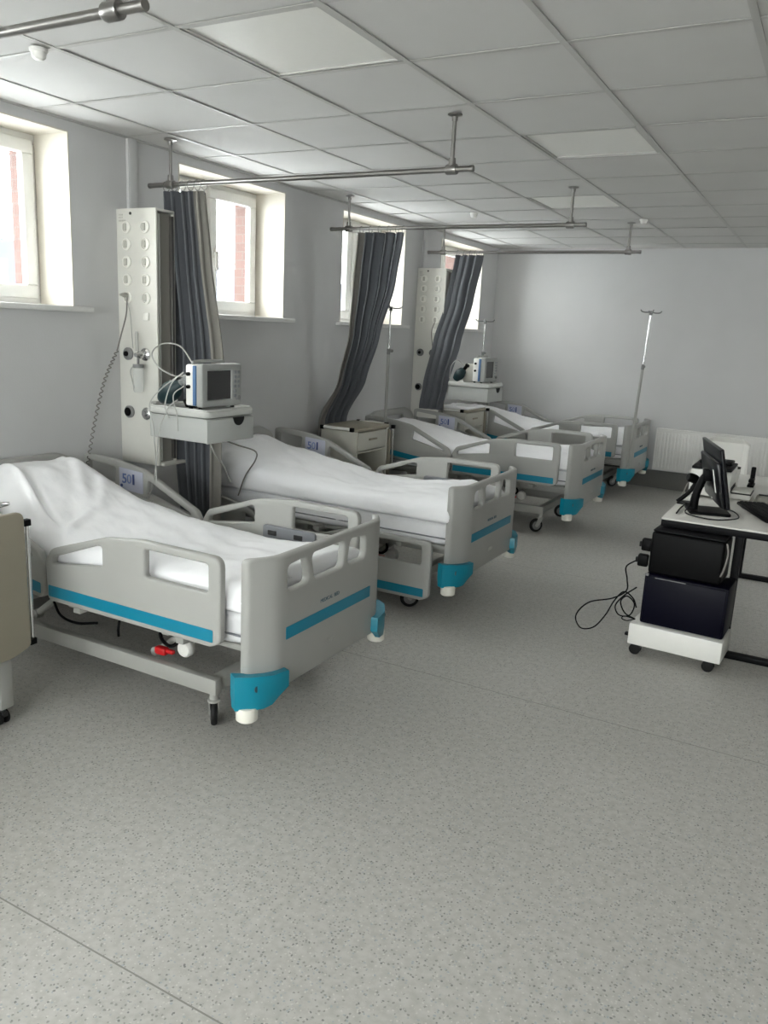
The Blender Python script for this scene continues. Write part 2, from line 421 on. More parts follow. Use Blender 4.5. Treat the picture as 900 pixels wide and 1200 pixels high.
# small ceiling detectors
def detector(x, y, lab, w=0):
    t = thing('smoke_detector', lab, 'smoke detector', (x, y, CZ), 0, 'ceiling detectors')
    bm = bmesh.new(); lathe(bm, [(.034,0),(.034,-.010),(.03,-.014)]); obj('base', bm, M['white'], t)
    bm = bmesh.new(); lathe(bm, [(.028,-.014),(.026,-.03),(.018,-.038),(.005,-.04)]); obj('head', bm, M['white'], t)
detector(-2.83, 2.29, 'small white smoke detector on the ceiling at upper left above the nearest window')
detector(-2.83, 6.55, 'small white smoke detector on the ceiling above the middle curtain rail, close to the windows')
detector(-1.56, 7.12, 'round white smoke detector on the ceiling beside the right end of the farthest curtain rail')

# ------------------------------------------------------------------ curtain rails
def curtain_rail(y, label, z=2.345, x0=-3.60, x1=-1.60):
    t = thing('curtain_rail', label, 'curtain rail', (-2.6, y, CZ), 0, 'curtain rails')
    ox, oz = 2.6, CZ
    obj('rail', T([(x0+ox,0,z-oz),(x1+ox,0,z-oz)], .0135, 14), M['alu'], t)
    for x in (x0, x1):
        bm = bmesh.new(); lathe(bm, [(.0145,-.010),(.0155,0),(.0145,.010)], (x+ox,0,z-oz), 'x', 14); obj('end_cap', bm, M['alu'], t)
    for x in (-3.445, -1.70):
        h = obj('hanger', T([(x+ox,0,z-oz+.014),(x+ox,0,-.004)], .0095, 12), M['alu'], t)
        bm = bmesh.new(); lathe(bm, [(.034,-.001),(.034,-.006),(.014,-.012),(.013,-.03)], (x+ox,0,0)); obj('flange', bm, M['alu'], h)
        bm = bmesh.new(); lathe(bm, [(.022,-.026),(.024,-.02),(.024,.02),(.022,.026)], (x+ox,0,z-oz), 'x', 14); lathe(bm, [(.017,.012),(.016,.05)], (x+ox,0,z-oz)); obj('clamp', bm, M['alu'], h)
    return t
curtain_rail(1.60, 'metal curtain rail at the top left corner of the photo, cut off by the frame')
curtain_rail(3.64, 'long metal curtain rail over the second bed, carrying the straight dark curtain')
curtain_rail(5.57, 'metal curtain rail hung from the ceiling behind the second bed, carrying the middle swept-back curtain')
curtain_rail(7.30, 'farthest metal curtain rail before the far wall, a detector by its right hanger')

# ------------------------------------------------------------------ curtains
def interp(keys, t):
    for (t0, v0), (t1, v1) in zip(keys, keys[1:]):
        if t <= t1:
            u = max(0, (t-t0)/(t1-t0)); u = u*u*(3-2*u)*.5+u*.5
            return Vector(v0).lerp(Vector(v1), u)
    return Vector(keys[-1][1])
def curtain(label, rail_y, keysA, keysB, z0, z1, folds, amps, seed, ring_xs, back=(9, 9)):
    """keysA/keysB: (height, (x, y)) of the two edges, heights falling"""
    t = thing('curtain', label, 'curtain', (keysA[0][1][0], rail_y, z0), 0, 'ward curtains')
    o = Vector(t.location); rr = random.Random(seed)
    nu, nv = 150, 44
    ph = [rr.uniform(0, 6.28) for _ in range(4)]
    bm = bmesh.new(); g = []
    for j in range(nv+1):
        z = z0+(z1-z0)*j/nv; row = []
        A = interp([(-k, v) for k, v in keysA], -z); Bq = interp([(-k, v) for k, v in keysB], -z)
        d = (Bq-A); L = d.length; nrm = Vector((-d.y, d.x)).normalized()
        f = (z0-z)/(z0-z1)
        am = amps[0]+(amps[1]-amps[0])*f
        for i in range(nu+1):
            s = i/nu
            s2 = s+.018*math.sin(9*s+ph[0]+2.2*f)+.012*math.sin(21*s+ph[1]-1.4*f)
            w = math.sin(2*PI*folds*s2+ph[2]); w = math.copysign(abs(w)**.85, w)
            off = am*(w*(.75+.35*math.sin(5*s+ph[3]+f))+.25*math.sin(2*PI*folds*2.1*s2+ph[1]))
            sl = s+.25/folds*math.sin(4*PI*folds*s2+2*ph[2])*.5
            p = A+d*sl+nrm*off
            zz = z+(.006*math.cos(2*PI*folds*s2+ph[2]) if j == 0 else 0)
            row.append(bm.verts.new((p.x-o.x, p.y-o.y, zz-o.z)))
        g.append(row)
    for j in range(nv):
        for i in range(nu):
            fc = bm.faces.new((g[j][i], g[j][i+1], g[j+1][i+1], g[j+1][i]))
            if back[0] <= i/nu <= back[1]: fc.material_index = 1  # back range takes the paler cloth
    c = obj('cloth', bm, [M['curtain'], M['curtain_pale']], t, angle=180)
    m = c.modifiers.new('thickness', 'SOLIDIFY'); m.thickness = .004
    for x in ring_xs:
        bm = bmesh.new(); torus(bm, (x-o.x, 0, 2.335-o.z), .026, .0028, 'x', 16, 6); tube(bm, [(x-o.x,0,2.309-o.z),(x-o.x,.004,2.285-o.z)], .003, 6)
        obj('ring', bm, M['clear'], t)
    return t
curtain('straight dark grey curtain hanging beside the near console, behind the shelf with the monitor', 3.64,
        [(2.30,(-3.49,3.64)),(1.38,(-3.46,3.66)),(.87,(-3.44,3.66)),(.30,(-3.38,3.66))],
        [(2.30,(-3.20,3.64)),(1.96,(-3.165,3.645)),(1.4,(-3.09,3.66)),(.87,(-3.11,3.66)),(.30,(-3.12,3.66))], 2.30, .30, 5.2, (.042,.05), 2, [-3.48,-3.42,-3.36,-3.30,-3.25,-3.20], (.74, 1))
curtain('grey curtain swept back and tucked behind the bedside cabinet between the second and third beds', 5.57,
        [(2.31,(-3.34,5.57)),(1.95,(-3.36,5.56)),(1.55,(-3.385,5.56)),(1.2,(-3.47,5.54)),(.87,(-3.60,5.46)),(.45,(-3.615,5.42))],
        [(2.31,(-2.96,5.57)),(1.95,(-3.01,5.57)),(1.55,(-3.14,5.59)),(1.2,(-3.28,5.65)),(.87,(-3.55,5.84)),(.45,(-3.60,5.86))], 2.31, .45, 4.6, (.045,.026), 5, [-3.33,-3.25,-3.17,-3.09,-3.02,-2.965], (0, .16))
curtain('grey curtain swept back across the far console, between the third and fourth beds', 7.30,
        [(2.315,(-3.30,7.30)),(1.9,(-3.36,7.28)),(1.5,(-3.44,7.21)),(1.1,(-3.50,7.16)),(.89,(-3.52,7.14)),(.86,(-3.52,7.14))],
        [(2.315,(-3.05,7.30)),(1.9,(-3.11,7.28)),(1.5,(-3.19,7.24)),(1.1,(-3.27,7.19)),(.89,(-3.30,7.17)),(.86,(-3.30,7.17))], 2.315, .86, 3.3, (.036,.02), 11, [-3.29,-3.22,-3.16,-3.11,-3.06])

# ------------------------------------------------------------------ medical consoles on the wall
def console(yc, label, first):
    t = thing('medical_gas_console', label, 'medical console', (WX, yc, .76), 0, 'wall consoles')
    D = .30; H = 1.435; Wd = .15
    bm = bmesh.new(); box(bm, 0, D, 0, .012, 0, H, .004); box(bm, 0, D, Wd-.012, Wd, 0, H, .004); box(bm, 0, .012, .01, Wd-.01, 0, H)
    box(bm, -.0, D+.003, .0125, Wd-.0125, H-.015, H-.001, .002); box(bm, .012, D+.03, .0125, Wd+.05, 0, .018, .004)
    box(bm, D-.005, D+.003, -.001, .013, .0, H, .002); obj('housing', bm, M['console'], t)
    obj('rail_recess', B(D-.03, D-.018, .012, Wd-.012, .018, H-.02), M['recess'], t)
    bm = bmesh.new(); box(bm, D-.02, D+.004, Wd-.03, Wd-.012, .03, H-.03, .003); obj('mounting_rail', bm, M['alu'], t)
    bm = bmesh.new(); tube(bm, [(D-.005,.03,.03),(D-.005,.03,H-.03)], .006, 8); obj('drain_tube', bm, M['tube'], t)
    xs = (.079, .222); zs = [1.335,1.243,1.147,1.05,.952]
    for c, x in enumerate(xs):
        for z in zs:
            bm = bmesh.new(); lathe(bm, [(.033,.001),(.033,-.007),(.028,-.009),(.025,-.004),(.0,-.004)][:-1], (x,0,z), 'y', 20)
            s = obj('socket', bm, M['socket'], t)
            bm = bmesh.new(); box(bm, x-.019, x+.006, -.0115, -.004, z-.02, z+.02, .004); obj('socket_shutter', bm, M['sockdark'] , s)
    obj('switch', B(.20,.244,-.009,.001,.83,.872,.004), M['socket'], t)
    for x, z, kind in ((.077,.636,0),(.212,.638,1),(.077,.30,2),(.216,.30,1)):
        bm = bmesh.new(); lathe(bm, [(.036,.001),(.036,-.012),(.03,-.018),(.022,-.02)], (x,0,z), 'y', 22)
        s = obj('gas_outlet', bm, M['chrome'] if kind == 1 else M['hub'], t)
        bm = bmesh.new()
        if kind == 2: lathe(bm, [(.026,-.02),(.024,-.024),(.004,-.025)], (x,0,z), 'y', 18); obj('outlet_cover', bm, M['black'], s)
        else: lathe(bm, [(.015,-.018),(.014,-.03),(.008,-.032)], (x,0,z), 'y', 18); obj('outlet_nozzle', bm, M['black'] if kind == 0 else M['chrome'], s)
    # small printed marks at the top of the plate
    bm = bmesh.new()
    for z, n in ((1.402,3),(1.388,3),(1.37,5)):
        for k in range(n): box(bm, .022+.011*k, .030+.011*k, -.0012, .001, z-.004, z+.004)
    obj('printed_mark', bm, M['sockdark'], t, sm=False)
    bm = bmesh.new(); lathe(bm, [(.008,.001),(.008,-.004)], (.112,0,1.408), 'y', 12); obj('pilot_light', bm, M['dark'], t)
    if first:
        f = tag(obj('oxygen_flowmeter', bmesh.new(), M['clear']), 'clear oxygen flowmeter with bottle plugged into the near console', 'flowmeter')
        f.location = (WX+.205, yc, 1.396)
        bm = bmesh.new(); lathe(bm, [(.02,-.02),(.022,-.045),(.014,-.06),(.012,-.075)], (0,0,0), 'y', 16); obj('valve', bm, M['chrome'], f)
        bm = bmesh.new(); lathe(bm, [(.009,.02),(.009,.12),(.006,.13)], (-.012,-.05,0)); obj('flow_tube', bm, M['tube'], f)
        bm = bmesh.new(); lathe(bm, [(.028,-.07),(.03,-.10),(.03,-.20),(.024,-.21)], (0,-.055,0)); obj('humidifier_bottle', bm, M['clear'], f)
        bm = bmesh.new(); lathe(bm, [(.03,-.052),(.031,-.072)], (0,-.055,0)); lathe(bm, [(.007,-.05),(.007,0)], (0,-.055,0)); obj('bottle_cap', bm, M['hub'], f)
        bm = bmesh.new(); tube(bm, smooth([(-.028,-.06,-.06),(-.045,-.07,-.09),(-.045,-.06,-.14),(-.03,-.06,-.19)]), .004, 6); obj('hose', bm, M['tube'], f)
    return t
console(3.45, 'tall white wall console with sockets and gas outlets, nearest the camera', True)
console(7.25, 'far white wall console with sockets, half covered by the swept-back curtain', False)

# coiled cord from the near console
pts = smooth([(WX+.085,3.435,1.715),(WX+.115,3.40,1.62),(WX+.085,3.385,1.50),(WX+.055,3.38,1.41)], 8)
axis = smooth([(WX+.055,3.38,1.41),(WX+.035,3.30,1.24),(WX+.06,3.20,1.02),(WX+.085,3.12,.80),(WX+.05,3.11,.62)], 60)
bm = bmesh.new(); tube(bm, pts, .004, 8)
coil = []
for k, p in enumerate(axis):
    a = k*.75; coil.append(p+Vector((math.cos(a)*.0085, math.sin(a)*.0085, 0)))
tube(bm, coil, .0034, 6)
o = obj('coiled_cord', bm, M['greycord'])
bm = bmesh.new(); lathe(bm, [(.012,0),(.015,-.012),(.009,-.04),(.005,-.05)], (WX+.083,3.435,1.725), 'y', 14); 
tag(o, 'grey coiled cable plugged into the near console and drooping to the first bed', 'cable')
obj('plug', bm, M['sockdark'], o)
bm = bmesh.new(); tube(bm, smooth([(WX+.085,3.43,1.71),(WX+.13,3.415,1.62),(WX+.135,3.42,1.5),(WX+.12,3.44,1.43)]), .0025, 6)
tag(obj('thin_tube', bm, M['tube']), 'thin pale lead hanging from a socket of the near console', 'cable')
bm = bmesh.new(); tube(bm, smooth([(WX+.222,7.232,1.69),(WX+.21,7.20,1.6),(WX+.225,7.21,1.45),(WX+.25,7.215,1.3)]), .004, 6)
tag(obj('thin_tube', bm, M['greycord']), 'thin dark lead hanging from a socket of the far console', 'cable')

# ------------------------------------------------------------------ monitor shelves
def monitor_shelf(y0, label, second=False):
    t = thing('equipment_shelf', label, 'equipment shelf', (-2.97, y0, 1.0), 0, 'monitor shelves')
    x0, x1, w = -.20, .22, .40
    out = rounded([(x0,0),(x1,0),(x1,w),(x0,w)], .05, 6)
    obj('tray', plate(out, [], .035, .009, lambda u, v, q: (u, v, q+.135)), M['tray'], t)
    bm = bmesh.new(); L = rounded([(x0+.012,.012),(x1-.012,.012),(x1-.012,w-.012),(x0+.012,w-.012)], .045, 6); pts = [(p[0],p[1],.155) for p in L]; tube(bm, pts+pts[:1], .006, 6, False); obj('tray_rim', bm, M['tray'], t)
    d = obj('drawer', B(x0+.012, x1-.012, .012, w-.02, -.012, .114, .008), M['drawer'], t)
    obj('drawer_front', B(x1-.014, x1-.002, .006, w-.014, -.014, .108, .006), M['drawer'], t)
    bm = bmesh.new(); lathe(bm, [(.045,-.004),(.045,.002)], (0,0,0), 'x', 20)
    for v in bm.verts: v.co.z = min(v.co.z, 0)
    for v in bm.verts: v.co += Vector((x1-.001, .255, .1115)); 
    obj('handle_notch', bm, M['black'], t)
    bm = bmesh.new(); box(bm, x0-.24, x0+.03, w*.75-.02+.02, w*.75+.04, .02, .075, .006); box(bm, x0-.245, x0-.20, w*.75-.02, w*.75+.07, -.05, .14, .006); obj('mounting_arm', bm, M['steel'], t)
    return t
monitor_shelf(3.145, 'white shelf with drawer on the near console, carrying the monitor between first and second beds')
monitor_shelf(6.965, 'white shelf with drawer on the far console, carrying the monitor beyond the third bed')
SZ = 1.153
def vital_monitor(y0, label):
    t = thing('patient_monitor', label, 'patient monitor', (-2.82, y0, SZ), 0, 'patient monitors')
    W2, H2 = .315, .235
    bm = bmesh.new(); box(bm, -.115, -.03, .01, W2-.01, .016, H2-.006, .012); obj('case', bm, M['white'], t)
    bz = plate(rounded([(0,.012),(W2,.012),(W2,H2),(0,H2)], .016), [rounded([(.045,.05),(.235,.05),(.235,.20),(.045,.20)], .004)], .042, .008, lambda u, v, q: (q-.012, u, v)); obj('bezel', bz, M['monitor'], t)
    obj('screen', B(-.012, .0, .04, .24, .045, .205), M['screen'], t, sm=False)
    obj('side_strip', B(-.055, -.034, -.002, .02, .02, H2-.01, .003), M['bluestrip'], t)
    for z in (.19, .165, .14, .115, .09, .065):
        obj('button', B(.006,.0115,.252,.272,z-.008,z+.008,.002), M['panelgrey'], t)
        if z > .1: obj('button', B(.006,.0115,.28,.298,z-.008,z+.008,.002), M['panelgrey'], t)
    bm = bmesh.new(); lathe(bm, [(.014,.006),(.013,.022),(.008,.024)], (0,.28,.055), 'x', 16); obj('knob', bm, M['hub'], t)
    for z in (.18, .115):
        bm = bmesh.new(); lathe(bm, [(.010,.012),(.010,-.004),(.006,-.006)], (-.088,.0,z), 'y', 12); obj('lead_port', bm, M['black'], t)
    bm = bmesh.new(); tube(bm, smooth([(-.09,.05,H2-.01),(-.085,.05,H2+.008),(-.085,W2-.05,H2+.008),(-.09,W2-.05,H2-.01)], 4), .008, 8); obj('carry_handle', bm, M['monitor'], t)
    for y in (.03, W2-.03):
        for x in (-.095, -.03):
            bm = bmesh.new(); lathe(bm, [(.011,0),(.011,.02)], (x,y,0), n=12); obj('foot', bm, M['black'], t)
    return t
vital_monitor(3.18, 'grey patient monitor with dark screen on the shelf between first and second beds')
vital_monitor(7.00, 'small far patient monitor with dark screen on the shelf beyond the third bed')
# things around the near monitor
bg = thing('resuscitator_bag', 'dark teal breathing bag lying at the left end of the near monitor shelf', 'breathing bag', (-3.065, 3.22, SZ))
bm = bmesh.new(); lathe(bm, [(.01,-.085),(.028,-.078),(.05,-.042),(.056,0),(.048,.042),(.026,.078),(.018,.09)], (0,0,0), 'x', 20)
rm = Matrix.Rotation(math.radians(28), 4, 'Y') @ Matrix.Rotation(math.radians(15), 4, 'Z')
bmesh.ops.transform(bm, matrix=Matrix.Translation((0,.0,.075)) @ Matrix.Rotation(math.radians(-35), 4, 'Y'), verts=bm.verts); obj('bag', bm, M['bag'], bg)
bm = bmesh.new(); lathe(bm, [(.019,.09),(.02,.15),(.016,.152)], (0,0,0), 'x', 14); bmesh.ops.transform(bm, matrix=Matrix.Translation((0,0,.075)) @ Matrix.Rotation(math.radians(-35), 4, 'Y'), verts=bm.verts); obj('valve', bm, M['clear'], bg)
bm = bmesh.new(); lathe(bm, [(.03,0),(.045,.035),(.03,.045)], (.10,.05,.0)); obj('face_mask', bm, M['black'], bg)
bm = bmesh.new(); tube(bm, smooth([(.10,.02,.17),(.05,-.01,.16),(-.04,-.04,.20),(-.10,-.03,.27),(-.10,.05,.32),(-.02,.10,.31),(.06,.11,.22)]), .004, 8)
obj('oxygen_hose', bm, M['tube'], bg)
# white monitor leads hanging from the tray edge
bm = bmesh.new()
obj_pts = [[(-2.93,3.175,1.34),(-2.99,3.15,1.28),(-3.02,3.132,1.17),(-2.99,3.128,1.10)],
           [(-2.93,3.175,1.27),(-2.97,3.14,1.22),(-2.935,3.128,1.12),(-2.93,3.13,1.04)],
           [(-2.93,3.175,1.34),(-3.05,3.14,1.25),(-3.13,3.132,1.16),(-3.10,3.126,1.05),(-3.09,3.128,.9),(-3.085,3.13,.72)],
           [(-2.95,3.15,1.20),(-3.0,3.13,1.15),(-3.06,3.126,1.02),(-3.08,3.128,.88),(-3.11,3.13,.74),(-3.15,3.125,.64)]]
for p in obj_pts: tube(bm, smooth(p, 8), .0032, 6)
tag(obj('monitor_leads', bm, M['tube']), 'bundle of white sensor leads hanging over the left side of the near monitor shelf', 'cables')
bm = bmesh.new(); tube(bm, smooth([(-2.90,3.40,.985),(-2.88,3.55,.93),(-2.95,3.80,.86),(-3.05,3.935,.78),(-3.15,3.96,.66),(-3.20,3.955,.53)], 10), .0045, 6)
tag(obj('monitor_cable', bm, M['greycord']), 'grey cable drooping from under the near monitor shelf onto the second bed', 'cable')
bm = bmesh.new(); tube(bm, smooth([(-2.87,3.30,.985),(-2.88,3.36,.90),(-2.93,3.50,.80),(-2.97,3.60,.70)], 10), .0045, 6)
tag(obj('monitor_cable', bm, M['tube']), 'short pale cable hanging below the drawer of the near monitor shelf', 'cable')
# things around the far monitor
bg2 = thing('resuscitator_bag', 'grey breathing bag with hose left of the far patient monitor', 'breathing bag', (-3.07, 7.03, SZ))
R2 = Matrix.Translation((0,0,.072)) @ Matrix.Rotation(math.radians(-50), 4, 'Y')
bm = bmesh.new(); lathe(bm, [(.008,-.075),(.03,-.065),(.048,-.02),(.05,.01),(.035,.05),(.014,.068)], (0,0,0), 'x', 18); bmesh.ops.transform(bm, matrix=R2, verts=bm.verts); obj('bag', bm, M['bag'], bg2)
bm = bmesh.new(); lathe(bm, [(.016,.066),(.018,.10),(.022,.105),(.02,.12)], (0,0,0), 'x', 14); bmesh.ops.transform(bm, matrix=R2, verts=bm.verts); obj('valve', bm, M['black'], bg2)
bm = bmesh.new(); tube(bm, smooth([(.04,0,.15),(-.02,-.02,.20),(-.08,-.02,.15),(-.09,-.03,.03)]), .004, 8); obj('hose', bm, M['tube'], bg2)
bx = tag(obj('device_box', B(-.05,.05,-.04,.04,0,.17,.008), M['sockdark']), 'small grey device box standing between far monitor and breathing bag', 'device'); bx.location = (-2.96, 7.04-.01, SZ) ; bx.location.x = -3.01+.0; bx.location.y = 7.13
# ------------------------------------------------------------------ beds
BX = -2.675                # bed origin; footboard face sits at local x = 1
BED_Y = [2.66, 4.46, 6.78, 8.72]
def far_sag(y):
    return .085*min(1.1, max(0, (y-.08)/.36))**2
def raise_(x):
    return 0.0
def bend_foot(bm):
    for y in (-.46,-.43,-.40,-.37,-.34,-.31,.37,.40,.43,.46,.49):
        bmesh.ops.bisect_plane(bm, geom=bm.verts[:]+bm.edges[:]+bm.faces[:], plane_co=(0,y,0), plane_no=(0,1,0))
    for v in bm.verts:
        d = max(0, abs(v.co.y)-(.31 if v.co.y < 0 else .37)); v.co.x -= min(d, .08)**2*4.2+max(0, d-.08)*.67
    return bm
def rail_plate(out, holes, y, rad, hr):
    return plate(rounded(out, rad), [rounded(h, hr) for h in holes], .034, .009, lambda u, v, w: (u, y+w, v))
FOOT_OUT = [(-.085,.425),(.80,.425),(.848,.45),(.85,.777),(.46,.778),(.26,.755),(-.055,.655),(-.09,.60)]
FOOT_RAD = [.03,.05,.03,.045,.2,.25,.06,.04]
FOOT_H = [[(-.05,.592),(.245,.632),(.245,.715),(.22,.715),(-.04,.622)], [(.475,.635),(.79,.635),(.79,.745),(.475,.745)]]
HEAD_OUT = [(-.965,.53),(-.13,.425),(-.10,.45),(-.10,.575),(-.13,.632),(-.50,.80),(-.72,.836),(-.93,.848),(-.968,.835)]
HEAD_RAD = [.03,.03,.03,.05,.05,.2,.2,.03,.02]
HEAD_H = [[(-.93,.718),(-.725,.70),(-.715,.79),(-.926,.81)], [(-.485,.675),(-.175,.602),(-.175,.612),(-.455,.742),(-.475,.748)]]
def stripe_bm(pts, y, s, t=.004):
    return plate(rounded(pts, .005, 3), [], t, .001, lambda u, v, w: (u, y+s*.018+w*.5, v))
def caster(t, x, y, swing):
    c = obj('caster', bmesh.new(), M['steel'], t); c.location = (x, y, 0); c.rotation_euler = (0, 0, swing)
    bm = bmesh.new(); lathe(bm, [(.018,.154),(.018,.13),(.026,.126),(.026,.118)], (0,0,0), n=14)
    for s in (-1, 1): 
        p = plate(rounded([(.022,.122),(-.024,.122),(-.05,.055),(-.03,.042),(-.012,.06)], .008), [], .005, .001, lambda u, v, w: (u, s*.018+w, v))
        me = bpy.data.meshes.new('fork_tmp'); p.to_mesh(me); p.free(); bm.from_mesh(me); bpy.data.meshes.remove(me)
    me = c.data; bm.to_mesh(me); bm.free(); me.shade_smooth(); me.set_sharp_from_angle(angle=.7)
    bm = bmesh.new(); lathe(bm, [(.046,-.013),(.054,-.011),(.0575,-.004),(.0575,.004),(.054,.011),(.046,.013)], (-.034,0,.0575), 'y', 26); w = obj('wheel', bm, M['rubber'], c)
    bm = bmesh.new(); lathe(bm, [(.008,-.0145),(.036,-.0155),(.038,-.012),(.038,.012),(.036,.0155),(.008,.0145)], (-.034,0,.0575), 'y', 20); obj('wheel_hub', bm, M['hub'], c)
    return c
def make_bed():
    t = thing('hospital_bed', '', 'hospital bed', (BX, BED_Y[0], 0), 0, 'hospital beds in a row')
    # footboard with three windows
    o2 = rounded([(-.45,.245),(.51,.245),(.51,.775),(-.45,.775)], [.05,.05,.022,.022])
    holes = [[(-.292,.63),(-.148,.63),(-.176,.738),(-.292,.728)], [(-.108,.632),(.098,.632),(.116,.742),(-.136,.742)], [(.134,.634),(.286,.63),(.286,.726),(.158,.742)]]
    fb = plate(o2, [rounded(h, .028) for h in holes], .036, .010, lambda u, v, w: (.982+w, u, v))
    foot = obj('footboard', bend_foot(fb), M['bedgrey'], t)
    sb = plate(rounded([(-.30,.437),(.335,.437),(.335,.487),(-.30,.487)], .004, 3), [], .004, .001, lambda u, v, w: (1.0005+w, u, v))
    obj('stripe', bend_foot(sb), M['stripe'], foot)
    lg = text_bm('MEDICAL  BED', .022, lambda u, v, w: (1.0006+w, u+.005, v+.525))
    obj('printed_logo', lg, M['logo'], foot, sm=False)
    em = bmesh.new(); torus(em, (1.0005,.0,.335), .011, .0016, 'x', 14, 5); torus(em, (1.0005,.032,.335), .011, .0016, 'x', 14, 5); obj('moulded_mark', em, M['bedgrey'], foot)
    # headboard
    hb = plate(rounded([(-.455,.30),(.455,.30),(.455,.80),(.30,.865),(-.30,.865),(-.455,.80)], [.05,.05,.08,.2,.2,.08]), [rounded([(-.25,.70),(.25,.70),(.25,.80),(-.25,.80)], .03)], .036, .012, lambda u, v, w: (-.978+w, u, v))
    obj('headboard', hb, M['bedgrey'], t)
    # corner bumpers with rollers
    for s in (-1, 1):
        top = [(.885,-.485),(.925,-.51),(.975,-.475),(1.02,-.40),(1.03,-.315),(1.0,-.305),(.965,-.39),(.915,-.45)]
        bot = [(.89,-.485),(.925,-.508),(.972,-.472),(1.0,-.43),(1.005,-.385),(.985,-.38),(.955,-.41),(.915,-.45)]
        bm = bmesh.new()
        R = []
        for z, f in ((.206,0),(.211,.08),(.236,.5),(.262,1),(.322,1.0),(.328,.97)):
            R.append([bm.verts.new((b[0]+(a[0]-b[0])*f, s*-(b[1]+(a[1]-b[1])*f)*-1, z+(.012*(1 if b[1] < -.45 else (.4 if b[1] < -.42 else 0)) if z > .3 else 0))) for a, b in zip(top, bot)])
        for a, b in zip(R, R[1:]):
            for k in range(8): bm.faces.new((a[k], a[(k+1)%8], b[(k+1)%8], b[k]))
        bm.faces.new(R[0]); bm.faces.new(R[-1])
        if s == 1:
            for v in bm.verts: v.co.y = abs(v.co.y)+.055
        else:
            for v in bm.verts: v.co.y = -abs(v.co.y)
        bu = obj('corner_bumper', bm, M['teal'], t, angle=50)
        bm = bmesh.new(); lathe(bm, [(.034,.172),(.041,.178),(.042,.215),(.038,.226),(.02,.23)], (.945,s*(.462 if s < 0 else .515),-.014), n=22); obj('roller', bm, M['roller'], bu)
        bm = bmesh.new(); lathe(bm, [(.006,-.004),(.012,-.003),(.013,.002)], (.985,s*(.455 if s < 0 else .51),.29), 'x', 12); obj('screw_cap', bm, M['logo'], bu)
    # side rails
    for s in (-1, 1):
        y = s*.485
        f = obj('foot_side_rail', rail_plate(FOOT_OUT, FOOT_H, y, FOOT_RAD, .014), M['bedgrey'], t)
        obj('stripe', stripe_bm([(-.075,.447),(.815,.447),(.815,.496),(-.075,.496)], y, s), M['stripe'], f)
        zq = .022 if s > 0 else .05
        cp = plate(rounded([(.31,.585-zq),(.62,.585-zq),(.62,.66-zq),(.31,.66-zq)], .02), [], .02, .006, lambda u, v, w: (u, y-s*.022+w, v))
        g = obj('control_panel', cp, M['panelgrey'], f)
        for x in (.345, .50): obj('key_pad', B(x, x+.05, y-s*.036-.001, y-s*.036+.003+.002, .612-zq, .636-zq, .002), M['dark'], g)
        h = obj('head_side_rail', rail_plate(HEAD_OUT, HEAD_H, y, HEAD_RAD, .012), M['bedgrey'], t)
        obj('stripe', stripe_bm([(-.94,.545),(-.125,.447),(-.125,.494),(-.94,.592)], y, s), M['stripe'], h)
        gr = plate(rounded([(-.58,.63),(-.30,.585),(-.29,.61),(-.56,.668)], .012), [], .02, .006, lambda u, v, w: (u, y-s*.022+w, v)); obj('grip', gr, M['bedgrey'], h)
        if s == 1:
            yy = y-.0175
            sp = plate(rounded([(-.685,.68),(-.508,.668),(-.508,.788),(-.685,.80)], .006), [], .004, .001, lambda u, v, w: (u, yy+w*.5-.0005, v)); sp_ = obj('sign_plate', sp, M['sign'], h)
            rt = lambda dx: (lambda u, v, w: (u+dx, yy-.003-w, v+.738))
            obj('number', text_bm('5', .075, rt(-.645), bold=.001), M['blue'], sp_, sm=False)
            obj('number', text_bm('0', .072, rt(-.609), bold=.0003), M['bluepale'], sp_, sm=False)
            obj('number', text_bm('1', .075, rt(-.577), bold=.003), M['blued'], sp_, sm=False)
            bm = bmesh.new(); lathe(bm, [(.009,.001),(.009,-.0015)], (-.667,yy-.002,.70), 'y', 12); obj('sign_dot', bm, M['blued'], sp_)
        # rail support arms under the deck
        for x in (.05, .62, -.35): obj('rail_bracket', B(x-.02, x+.02, min(y-s*.14, y-s*.015), max(y-s*.14, y-s*.015), .385, .415, .004), M['steel'], t)
    # mattress and deck follow the raised back section
    def slab(z0, z1, hw, xa, xb, rad, fn, n=40, segc=5):
        out = rounded([(-hw,z0),(hw,z0),(hw,z1),(-hw,z1)], rad, segc); bm = bmesh.new(); rings = []
        for k in range(n+1):
            x = xa+(xb-xa)*k/n; e = min(k, n-k); ins = 0 if e >= 2 else (rad*.35 if e == 1 else rad)*.6
            ring = []
            for p in out:
                yy, zz = p[0], p[1]
                yy = math.copysign(abs(yy)-ins*.5, yy); zz = zz+ins*.4*(1 if zz < (z0+z1)/2 else -1)
                dx = (zz-.4)*.25 if x < -.1 and xa < -.5 and k > 0 else 0
                ring.append(bm.verts.new((max(x, xa)+0, yy, zz+fn(x))))
            rings.append(ring)
        m = len(out)
        for a, b in zip(rings, rings[1:]):
            for q in range(m): bm.faces.new((a[q], a[(q+1)%m], b[(q+1)%m], b[q]))
        bm.faces.new(rings[0]); bm.faces.new(rings[-1]); return bm
    md = slab(.425, .555, .435, -.945, .925, .035, raise_)
    for v in md.verts:
        if v.co.z > .46: v.co.z -= far_sag(v.co.y)*min(1, (v.co.z-.46)/.08)
        if abs(v.co.y) > .40: v.co.y += .014*noise.noise(v.co*8)
    mt = obj('mattress', md, M['mattress'], t, angle=60)
    bm = bmesh.new(); 
    for s in (-1, 1): tube(bm, [(-.93+1.84*k/40, s*.437, .470+raise_(-.93+1.84*k/40)) for k in range(41)], .0045, 6)
    tube(bm, [(.926,-.42,.47),(.926,.42,.47)], .0045, 6); obj('piping', bm, M['panelgrey'], mt)
